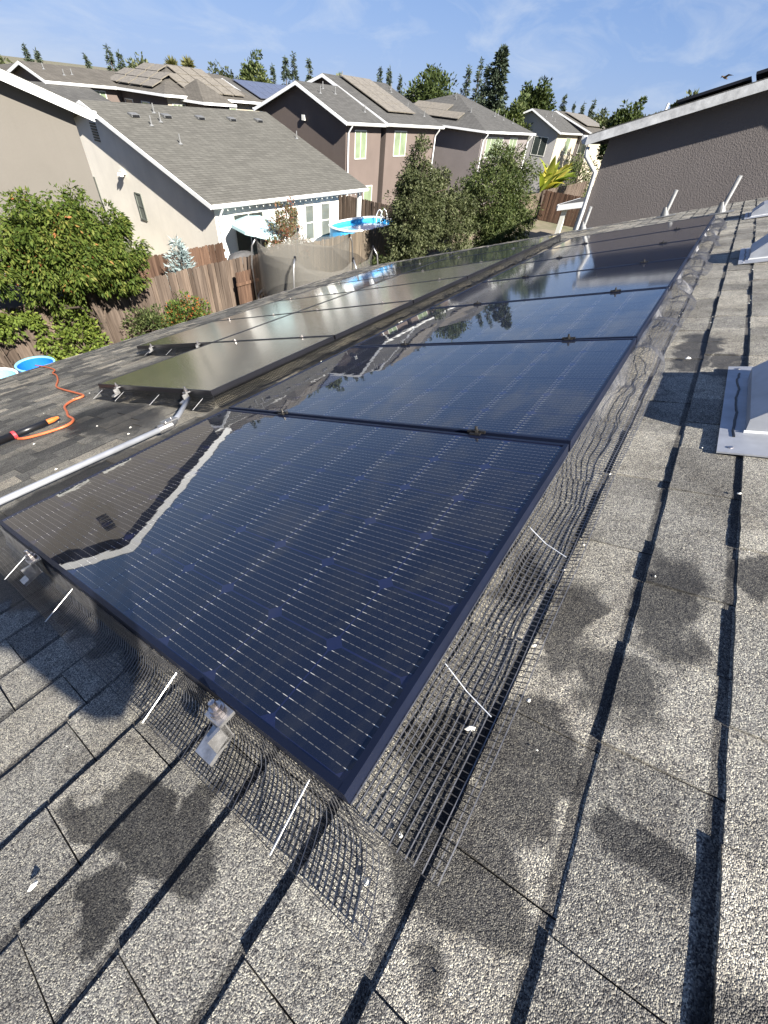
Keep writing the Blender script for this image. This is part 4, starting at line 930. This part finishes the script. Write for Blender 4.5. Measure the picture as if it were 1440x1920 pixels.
def lumps(center, radii, n, seed, lump=0.36, shape='ellipsoid'):
    """irregular set of clump centres filling an ellipsoid, denser to the outside"""
    r_ = np.random.default_rng(seed); out_ = []
    while len(out_) < n:
        d = r_.normal(size=3); d /= np.linalg.norm(d); q = r_.uniform(0.35, 1.0)**0.6
        wob = 1 + 0.20*math.sin(3*d[0]*2+seed) + 0.16*math.sin(5*d[1]+2*d[2]*3+seed*1.7)
        out_.append((np.array(center) + d*q*wob*np.array(radii), lump*r_.uniform(0.6,1.35), d))
    return out_
def crown(name, mat, cl, per, size, seed, droop=0.3, aspect=0.42, parent=None, out_w=0.8, flat=0.8):
    r_ = np.random.default_rng(seed+100); P=[]; D=[]; T=[]
    for (c, rad, d) in cl:
        k_ = max(6, int(per*r_.uniform(0.6,1.4))); q = r_.normal(size=(k_,3)); q /= np.linalg.norm(q,axis=1,keepdims=True); rr_ = r_.uniform(0.25,1.0,(k_,1))**0.5
        P.append(c + q*rr_*rad*np.array([1,1,flat])); D.append(q*out_w + d*0.5 + r_.normal(size=(k_,3))*0.5 + np.array([0,0,-droop])); T.append(np.clip(r_.uniform(0,1,k_)*0.75 + r_.uniform(0,0.28), 0, 1))
    return leaf_cloud(name, mat, np.concatenate(P), np.concatenate(D), size, aspect, seed, np.concatenate(T), parent=parent)
def trunk_mesh(h, r0, limbs, seed, lean=(0,0)):
    rr = random.Random(seed); m = MB(); top = Vector((lean[0], lean[1], h))
    m.tube([(0,0,-0.1),(lean[0]*0.3+rr.uniform(-.05,.05), lean[1]*0.3, h*0.35),(lean[0]*0.7, lean[1]*0.7+rr.uniform(-.05,.05), h*0.7), top], [r0*1.25, r0, r0*0.75, r0*0.35], 8)
    for (z, d, L_) in limbs:
        b = Vector((lean[0]*z/h, lean[1]*z/h, z)); e = b + Vector(d).normalized()*L_; mid = (b+e)/2 + Vector((0,0,0.1*L_))
        m.tube([b, mid, e], [r0*0.5, r0*0.3, r0*0.1], 6)
    return m
def tree(name, label, cat, x, y, h, radii, cz, mat, n_lump, per, leaf, seed, lump=0.36, droop=0.3, aspect=0.42, r0=0.09, group=None, extra=(), flat=0.8, out_w=0.8):
    t = thing(name, label, cat, (x, y, ZG), None, group); rr = random.Random(seed)
    limbs = [(h*rr.uniform(0.25,0.7), (rr.uniform(-1,1), rr.uniform(-1,1), rr.uniform(0.3,1.0)), max(radii)*rr.uniform(0.6,0.95)) for _ in range(9)]
    trunk_mesh(h*0.85, r0, limbs, seed).build('trunk', M['bark'], t)
    cl = lumps((0,0,cz), radii, n_lump, seed, lump)
    for (c, r_, n) in extra: cl += lumps(c, r_, n, seed+abs(int(c[0]*10))+5, lump*0.8)
    crown('crown', M[mat], cl, per, leaf, seed, droop, aspect, t, out_w, flat); return t

# ------------------------------------------------------------------ near garden plants
tree('broadleaf_tree', 'big broadleaf tree with drooping leaves and a few red ones, over the back fence', 'tree', 5.0, 12.0, 3.6, (1.55, 1.0, 1.08), 2.86, 'leaf_big', 380, 88, 0.100, 11, lump=0.22, droop=0.9, aspect=0.40, extra=(((-1.9,0.1,2.95),(0.8,0.8,0.8),50),))
tree('hedge_shrub', 'yellow green shrub pressed against the fence below the big tree', 'shrub', 4.35, 11.85, 1.5, (0.62,0.40,0.72), 0.85, 'leaf_hedge', 60, 60, 0.085, 12, lump=0.2, droop=0.1, aspect=0.6, r0=0.03)
tree('berry_shrub', 'green shrub left of the orange berries, against the fence', 'shrub', 6.25, 11.75, 1.4, (0.48,0.40,0.68), 0.78, 'leaf_green', 50, 60, 0.085, 13, lump=0.2, droop=0.0, r0=0.03)
tree('berry_shrub', 'sprawling shrub full of orange berries against the fence', 'shrub', 7.25, 11.72, 1.3, (0.78,0.42,0.62), 0.80, 'leaf_berry', 70, 60, 0.075, 14, lump=0.2, droop=0.0, r0=0.03, aspect=0.6)
tree('vine', 'bright vine hanging over the fence at the far left', 'vine', 2.75, 12.2, 1.9, (0.45,0.2,0.35), 1.6, 'leaf_hedge', 24, 40, 0.09, 15, lump=0.16, droop=0.6, r0=0.02, aspect=0.6, extra=(((0.9,0,1.2),(0.12,0.08,0.7),14),((0.55,0,1.75),(0.5,0.1,0.12),10)))
tree('berry_shrub', 'small low shrub at the foot of the fence with orange tips', 'shrub', 5.55, 11.9, 0.6, (0.3,0.25,0.28), 0.4, 'leaf_berry', 18, 40, 0.07, 16, lump=0.14, droop=0, r0=0.02, aspect=0.6)
# blue spruce
def conifer(label, x, y, h, rad, mat, seed, group, n=900, leaf=0.35, name='conifer_tree', cat='tree', up=-0.25, taper=0.85, gap=0.25, asp=0.35, base=0.1):
    r_ = np.random.default_rng(seed); t = thing(name, label, cat, (x, y, ZG), None, group)
    m = MB(); m.tube([(0,0,-0.1),(0,0,h*0.5),(0.01*h,0,h*0.97)], [h*0.017, h*0.011, h*0.003], 6); m.build('trunk', M['bark'], t)
    nb = int(n/18); P=[]; D=[]
    for b in range(nb):
        z = base + (1-base)*(r_.uniform(0,1)**0.85); a = r_.uniform(0, 2*math.pi)
        R = rad*((1-z)**taper)*(1-gap+gap*math.sin(z*37+seed)+0.25*gap*r_.normal())*(1+0.18*math.sin(a*3+seed)) + rad*0.02
        k_ = max(4, int(26*(R/rad)+5)); s = r_.uniform(0.15,1,k_)
        d = np.array([math.cos(a), math.sin(a), up])
        P.append(np.stack([math.cos(a)*R*s, math.sin(a)*R*s, z*h + up*R*s*0.8], 1) + r_.normal(size=(k_,3))*leaf*0.16); D.append(d + r_.normal(size=(k_,3))*0.55)
    P.append(np.stack([np.zeros(6), np.zeros(6), np.linspace(0.9,1.0,6)*h],1)); D.append(np.tile([0,0,1.0],(6,1)) + r_.normal(size=(6,3))*0.3)
    leaf_cloud('crown', M[mat], np.concatenate(P), np.concatenate(D), leaf, asp, seed, parent=t); return t
conifer('pale blue spruce standing between the fence and the cream wall', 8.65, 13.45, 2.35, 0.98, 'leaf_spruce', 31, None, n=2600, leaf=0.20, name='blue_spruce', up=0.35, asp=0.16, taper=0.8, gap=0.12)
tree('red_shrub', 'red tipped shrub in front of the white patio wall', 'shrub', 13.15, 13.15, 2.9, (0.98,0.6,0.9), 1.75, 'leaf_red', 95, 48, 0.095, 17, lump=0.22, droop=-0.5, r0=0.04, extra=(((-0.3,0,2.75),(0.12,0.12,0.35),7),((0.35,0,2.8),(0.13,0.13,0.4),8),((0.05,0,2.6),(0.2,0.2,0.3),6)))
tree('leafy_tree', 'slender grey green tree left of the pair beyond the roof', 'tree', 18.3, 10.7, 5.2, (1.10,1.0,1.75), 2.55, 'leaf_olive', 330, 75, 0.115, 18, lump=0.27, droop=0.5, aspect=0.38, r0=0.09, extra=(((0.1,0.1,4.35),(0.42,0.4,0.85),34),((1.55,-0.5,2.7),(0.8,0.7,1.2),80),((2.6,-0.9,2.2),(0.9,0.8,1.3),90),((0.9,-0.3,3.6),(0.5,0.5,0.7),30),((-0.4,0.2,1.0),(0.9,0.7,0.8),30)))
tree('leafy_tree', 'broad rounded green tree right of the pair beyond the roof', 'tree', 23.6, 9.3, 4.9, (1.75,1.6,1.75), 2.85, 'leaf_green', 430, 75, 0.125, 19, lump=0.30, droop=0.55, aspect=0.36, r0=0.12, extra=(((0.2,-0.1,4.5),(0.8,0.8,0.45),26),((-0.6,-0.9,1.1),(1.3,0.8,0.9),46),((1.0,-1.2,1.6),(0.8,0.7,1.2),36)))
tree('low_shrub', 'low leafy shrub at the foot of the fence under the trees', 'shrub', 17.2, 11.6, 1.0, (1.3,0.5,0.5), 0.5, 'leaf_green', 40, 45, 0.11, 20, lump=0.24, droop=0, r0=0.03)
tree('low_shrub', 'sunny low shrub by the far corner of the roof', 'shrub', 22.0, 6.2, 1.2, (1.6,0.7,0.6), 0.7, 'leaf_hedge', 50, 45, 0.11, 22, lump=0.24, droop=0, r0=0.03)
tree('leafy_tree', 'dull green bush behind the fence right of the banana plant', 'shrub', 56.0, 13.8, 3.6, (2.6,1.6,1.7), 2.0, 'leaf_green', 80, 40, 0.22, 23, lump=0.5, droop=0.2, r0=0.1)
# banana plant
t = thing('banana_plant', 'tall yellow green banana plant beyond the sunny fence', 'plant', (47.5, 14.0, ZG)); r_ = np.random.default_rng(5)
m = MB()
for i in range(5): m.tube([(i*0.8-1.6, r_.uniform(-.3,.3), 0), (i*0.85-1.7, 0, 1.8)], [0.14,0.09], 7)
m.build('stem', M['bark'], t)
for i in range(34):
    a = r_.uniform(0, 6.28); x = r_.uniform(-2.0, 2.0); L_ = r_.uniform(2.0, 3.3); lean = r_.uniform(0.15, 0.75); mm = MB(); pts = []
    for k_ in range(8):
        s = k_/7; rr_ = L_*(lean*s + 0.25*s*s); z = 1.3 + L_*(s*(1-lean*0.25) - 0.38*lean*s*s*1.6); wd = 0.30*math.sin(math.pi*min(1, 0.08+s*0.95))**0.7
        c = Vector((x + rr_*math.cos(a), rr_*math.sin(a), z)); sd = Vector((-math.sin(a), math.cos(a), 0))*wd; dn = Vector((0,0,0.10*wd/0.3))
        pts += [c - sd + dn, c, c + sd + dn]
    mm.add(pts, [f for k_ in range(7) for f in ((k_*3,k_*3+1,k_*3+4,k_*3+3),(k_*3+1,k_*3+2,k_*3+5,k_*3+4))])
    o = mm.build('leaf', M['leaf_banana'], t, smooth=True); at = o.data.attributes.new('tint','FLOAT','FACE'); at.data.foreach_set('value', [float(r_.uniform(0,1))]*14)

# ------------------------------------------------------------------ skyline trees  (azimuth, distance, height, kind)
def az(a, d): return d*math.cos(math.radians(a)) + CAM.x, d*math.sin(math.radians(a)) + CAM.y
for i, (a, d, h_, rad, lb) in enumerate(((64.9,95,6.9,1.6,'left conifer of the small pair at the far left'),(64.2,95,6.5,1.5,'right conifer of the small pair at the far left'),(60.7,90,6.6,1.1,'lone thin conifer on the left skyline'),
        (58.9,80,7.55,1.7,'taller of the two conifers left of the brown hip roof'),(58.1,80,7.2,1.7,'shorter of the two conifers left of the brown hip roof'),
        (44.0,75,8.45,1.9,'left conifer of the trio above the navy house'),(43.2,75,8.85,1.9,'tallest conifer of the trio above the navy house'),(41.8,75,8.5,1.7,'right conifer of the trio above the navy house'),
        (35.1,80,8.8,1.6,'first conifer above the brown gables, left of three'),(34.2,82,8.95,1.5,'middle conifer of three above the brown gables'),(33.1,82,8.35,1.4,'last conifer of three above the brown gables'),
        (26.7,70,9.4,2.0,'left conifer beside the tall dark cypress'),(25.7,72,10.2,1.9,'slim conifer beside the tall dark cypress'),(25.0,75,9.9,1.3,'thin conifer just left of the tall dark cypress'),
        (17.3,85,8.5,2.1,'full conifer right of the twin topped tree'),(15.5,95,8.2,1.2,'leaning slim conifer near the right horizon'),(14.6,95,8.6,1.4,'last slim conifer before the grey house'),(16.3,110,8.3,1.0,'tiny conifer between two others near the right horizon'),
        (45.2,85,7.9,0.7,'thin dark spike of a conifer above the navy house'))):
    x, y = az(a, d); conifer(lb, x, y, h_, rad, 'leaf_conifer', 60+i, 'conifers on the skyline', n=2600, leaf=0.36, up=-0.3, asp=0.30, taper=1.0, gap=0.14)
x, y = az(23.9, 62); conifer('tall dense dark cypress, highest tree on the skyline', x, y, 10.5, 2.2, 'leaf_conifer', 90, 'conifers on the skyline', n=5200, leaf=0.45, up=0.1, taper=0.55, gap=0.15, asp=0.38)
def far_tree(a, d, h_, rx, lb, seed, mat='leaf_far', rz=None, n=130, per=40, leaf=0.34):
    x, y = az(a, d); rz = rz or h_*0.36
    tree('broadleaf_tree', lb, 'tree', x, y, h_*0.8, (rx, rx, rz), h_-rz*1.02, mat, n, per, leaf, seed, lump=rx*0.30, droop=0.1, aspect=0.55, r0=0.2, group='trees on the skyline')
far_tree(29.6, 62, 8.2, 2.7, 'round dark broadleaf tree on the skyline centre', 101, n=260)
far_tree(46.9, 72, 7.9, 1.6, 'green broadleaf tree behind the navy house', 102, 'leaf_green', rz=2.6)
far_tree(49.6, 80, 6.8, 2.2, 'faint bushy tree between the palms and the navy house', 103, 'leaf_olive')
far_tree(20.4, 70, 8.4, 1.5, 'left top of the twin topped tree above the pale house', 104, rz=2.4)
far_tree(19.4, 70, 8.6, 1.4, 'right top of the twin topped tree above the pale house', 105, rz=2.5)
far_tree(21.8, 60, 6.9, 1.6, 'bright green tree at the foot of the tall cypress', 106, 'leaf_green')
far_tree(27.4, 85, 7.3, 1.8, 'pale bushy tree right of the round dark tree', 107, 'leaf_olive')
far_tree(11.5, 60, 7.3, 1.3, 'feathery tree just left of the grey house roof', 108, 'leaf_far', rz=2.2)
far_tree(10.7, 62, 7.9, 1.0, 'second feathery tree by the grey house roof', 109, 'leaf_far', rz=2.4)
far_tree(6.7, 45, 8.0, 0.9, 'treetop just showing over the grey house panels', 110, 'leaf_olive', rz=1.6)
for i, (a, d, h_, r_, lb) in enumerate(((73,120,7.5,4,'broad tree beyond the left edge'),(68,120,6.9,3,'low tree at the far left horizon'),(56.5,120,6.8,3.5,'low tree behind the brown hip roof'),(38.6,110,7.3,2.6,'low tree behind the brown gables'),(31.5,120,7.4,4,'wide low tree on the centre horizon'),(24.3,130,7.6,5,'wide low tree behind the mauve hip roof'),(13.2,130,7.4,4,'low tree on the right horizon'),(8.8,130,7.6,5,'low tree by the right horizon, beyond the grey roof'))):
    far_tree(a, d, h_, r_, lb, 120+i, 'leaf_olive', n=90, leaf=0.6)
for i, (a, lb) in enumerate(((54.0,'left fan palm above the brown hip roof'),(52.6,'right fan palm above the brown hip roof'))):
    x, y = az(a, 95); hh = 6.75 + 0.3*i
    t = thing('palm_tree', lb, 'palm', (x, y, ZG), None, 'fan palms'); m = MB(); m.tube([(0,0,0),(0.1,0,hh*0.5),(0,0,hh)], [0.3,0.24,0.2], 8); m.build('trunk', M['bark'], t)
    r_ = np.random.default_rng(i); k_ = 260; q = r_.normal(size=(k_,3)); q /= np.linalg.norm(q,axis=1,keepdims=True); q[:,2] = q[:,2]*0.9+0.1
    leaf_cloud('crown', M['leaf_palm'], np.array([0,0,hh-0.1]) + q*0.2, q + r_.normal(size=(k_,3))*0.1, 0.85, 0.2, i, parent=t)

# ------------------------------------------------------------------ garden things
# trampoline with a net
TC = (11.6, 10.35); TR = 2.0
t = thing('trampoline', 'round trampoline with a grey safety net on bent poles', 'trampoline', (TC[0], TC[1], ZG))
angs = [math.radians(a) for a in (203, 258, 312, 2, 60, 128)]
m = MB(); ring = [(TR*math.cos(i*math.pi/24), TR*math.sin(i*math.pi/24), 0.85) for i in range(49)]; m.tube(ring, 0.035, 8, False); m.build('rim', M['alu'], t)
m = MB(); m.add([(1.82*math.cos(i*math.pi/18), 1.82*math.sin(i*math.pi/18), 0.85) for i in range(36)], [tuple(range(36))]); m.build('bed', M['black'], t)
for a in angs:
    c, s = math.cos(a), math.sin(a); m = MB()
    m.tube([(c*2.06,s*2.06,0.0),(c*2.10,s*2.10,1.0),(c*2.12,s*2.12,1.75),(c*2.04,s*2.04,2.3),(c*1.9,s*1.9,2.5)], 0.026, 8); p_ = m.build('pole', M['alu'], t, smooth=True)
    m = MB(); m.lathe([(0,0.05),(0.035,0.04),(0.04,-0.06)], (c*1.89,s*1.89,2.51), 8); m.build('cap', M['black'], p_)
    m = MB(); m.tube([(c*2.06,s*2.06,0.0),(c*1.9,s*1.9,0.84)], 0.025, 6); m.build('leg', M['alu'], t)
m = MB(); n = 12; vs = []
for k in range(6):
    a0, a1 = angs[k], angs[(k+1) % 6] + (2*math.pi if k == 5 else 0)
    for i in range(n):
        s = i/n; a = a0 + (a1-a0)*s; sag = 0.42*4*s*(1-s); rr_ = 1.88*(1-0.06*4*s*(1-s)); 
        for z in (0.87, 1.4, 2.0, 2.48): vs.append((rr_*math.cos(a), rr_*math.sin(a), z - sag*((z-0.87)/1.61)**1.3))
N_ = 6*n
m.add(vs, [(i*4+j, ((i+1)%N_)*4+j, ((i+1)%N_)*4+j+1, i*4+j+1) for i in range(N_) for j in range(3)]); m.build('net', M['net'], t, smooth=True)
# above ground pool
t = thing('pool', 'bright blue above ground pool with white rim behind the fence', 'pool', (18.9, 13.75, ZG))
def oval(rx, ry, z, n=40): return [(rx*math.copysign(abs(math.cos(a))**0.75, math.cos(a)), ry*math.copysign(abs(math.sin(a))**0.75, math.sin(a)), z) for a in [2*math.pi*i/n for i in range(n)]]
def ringwall(rings):
    m = MB(); n = len(rings[0]); vs = [p for g_ in rings for p in g_]
    m.add(vs, [(k*n+i, k*n+(i+1)%n, (k+1)*n+(i+1)%n, (k+1)*n+i) for k in range(len(rings)-1) for i in range(n)]); return m
ringwall([oval(2.05,0.95,0), oval(2.05,0.95,1.70), oval(2.0,0.90,1.70), oval(2.0,0.90,0.3)]).build('wall', M['poolblue'], t, smooth=False)
ringwall([oval(2.10,1.0,1.72), oval(2.10,1.0,1.77), oval(1.98,0.88,1.77), oval(1.98,0.88,1.72)]).build('rim', M['white'], t)
m = MB(); m.add(oval(2.0,0.90,1.60), [tuple(range(40))]); m.build('water', M['water'], t)
t = thing('pool_ladder', 'white arched ladder at the right end of the pool', 'ladder', (20.6, 13.9, ZG))
for s in (-0.2, 0.2):
    m = MB(); m.tube([(s,-0.2,0.0),(s,-0.18,1.9),(s,-0.10,2.08),(s,0,2.14),(s,0.10,2.08),(s,0.18,1.9),(s,0.2,0.0)], 0.022, 8); m.build('rail', M['white'], t, smooth=True)
for z in (0.3,0.7,1.1,1.5): m = MB(); m.box(-0.2,0.2,0.16,0.22,z,z+0.05); m.build('step', M['white'], t)
# patio umbrella
t = thing('patio_umbrella', 'tilted pale turquoise patio umbrella in front of the glass doors', 'umbrella', (13.0, 14.45, ZG))
cm = MB(); n = 8; R_ = 1.05
vs = [(0,0,0.42)] + [(R_*0.55*math.cos(2*math.pi*i/n), R_*0.55*math.sin(2*math.pi*i/n), 0.26) for i in range(n)] + [(R_*math.cos(2*math.pi*i/n), R_*math.sin(2*math.pi*i/n), 0.0) for i in range(n)] + [(R_*1.005*math.cos(2*math.pi*i/n), R_*1.005*math.sin(2*math.pi*i/n), -0.10) for i in range(n)]
cm.add(vs, [(0,1+i,1+(i+1)%n) for i in range(n)] + [(1+i,1+n+i,1+n+(i+1)%n,1+(i+1)%n) for i in range(n)] + [(1+n+i,1+2*n+i,1+2*n+(i+1)%n,1+n+(i+1)%n) for i in range(n)])
cp = cm.build('canopy', M['teal'], t, (0,0,2.05), (math.radians(7), math.radians(3), 0.3))
for i in range(n):
    a = 2*math.pi*i/n; m = MB(); m.tube([(0,0,0.38),(R_*0.55*math.cos(a),R_*0.55*math.sin(a),0.235),(R_*0.98*math.cos(a),R_*0.98*math.sin(a),-0.01)], 0.008, 5); m.build('rib', M['white'], cp)
m = MB(); m.tube([(0,0,0),(0,0,1.7),(-0.05,-0.09,2.44)], 0.024, 8); m.build('pole', M['white'], t)
m = MB(); m.lathe([(0,0.1),(0.05,0.1),(0.24,0.05),(0.26,0)], seg=14); m.build('base', M['black'], t)
# covered grill
t = thing('covered_grill', 'barbecue grill under a sagging dark grey cover by the cream wall', 'grill', (11.55, 14.0, ZG), (0,0,0.12))
m = MB(); rings = []
for z, a, b in ((0.05,0.80,0.36),(0.7,0.78,0.34),(1.0,0.80,0.35),(1.22,0.72,0.32),(1.46,0.55,0.24),(1.54,0.30,0.12)):
    rings.append([(x_*a/1.0*0.98 + 0.025*math.sin(i*2.3+z*5), y_*b*1.0 + 0.02*math.sin(i*1.7+z*7), z) for i, (x_, y_, _) in enumerate(oval(1,1,0,28))])
mm = ringwall(rings); mm.add(rings[-1], [tuple(range(28))]); mm.build('cover', M['bbq'], t, smooth=True)
m = MB(); m.tube([(-0.74,-0.36,1.0),(0,-0.40,0.93),(0.74,-0.36,1.0)], 0.012, 6); m.build('strap', M['black'], t)
for sx_ in (-0.6, 0.6):
    m = MB(); m.tube([(sx_,-0.02,0.07),(sx_,0.02,0.07)], 0.07, 12); m.build('wheel', M['black'], t)
t = thing('patio_heater_lamp', 'small black capped lamp standing by the grill', 'lamp', (12.55, 13.75, ZG)); 
m = MB(); m.tube([(0,0,0),(0,0,1.75)], 0.03, 8); m.build('pole', M['black'], t); m = MB(); m.lathe([(0,2.12),(0.05,2.08),(0.18,1.98),(0.14,1.72),(0.03,1.70)], seg=12); m.build('head', M['black'], t, smooth=True)
# blue tubs below the eave
for (x, y, r_, hh, mat, lb) in ((3.05, 11.5, 0.38, 0.95, 'barrel', 'deep blue round plastic tub just over the eave'), (2.2, 11.45, 0.42, 0.95, 'lightblue', 'faded light blue round tub at the left edge over the eave')):
    t = thing('plastic_tub', lb, 'tub', (x, y, ZG)); hh += 0.0
    m = MB(); m.lathe([(0,0.0),(r_*0.86,0.0),(r_*0.97,hh),(r_*0.94,hh),(r_*0.83,0.06),(0,0.06)], seg=32); m.build('shell', M[mat], t, smooth=False)
    m = MB(); m.lathe([(r_*0.93,hh+0.002),(r_*1.03,hh+0.004),(r_*1.04,hh+0.03),(r_*0.94,hh+0.03),(r_*0.93,hh+0.002)], seg=32); m.build('rim', M['lightblue'] if mat == 'barrel' else M['white'], t)
    m = MB(); m.add([(r_*0.9*math.cos(i*math.pi/16), r_*0.9*math.sin(i*math.pi/16), hh*0.75) for i in range(32)], [tuple(range(32))]); m.build('water', M['water'] if mat == 'lightblue' else M['barrel'], t)
# a bird far off
t = thing('bird', 'small bird gliding in the clear sky at the right', 'bird', (39.7, 3.4, 3.2), (0.2, 0.1, 0.7))
m = MB(); m.lathe([(0,-0.22),(0.03,-0.15),(0.055,0.0),(0.04,0.12),(0.02,0.2),(0,0.24)], seg=8)
m.v = [(x, z, y) for x, y, z in m.v]; m.build('body', M['bark'], t, smooth=True)
for s in (-1, 1):
    m = MB(); m.prism([(s*0.03,-0.07,0.0),(s*0.28,-0.03,0.09),(s*0.52,-0.10,0.05),(s*0.27,0.07,0.09),(s*0.03,0.10,0.0)], (0,0,0.012)); m.build('wing', M['bark'], t)
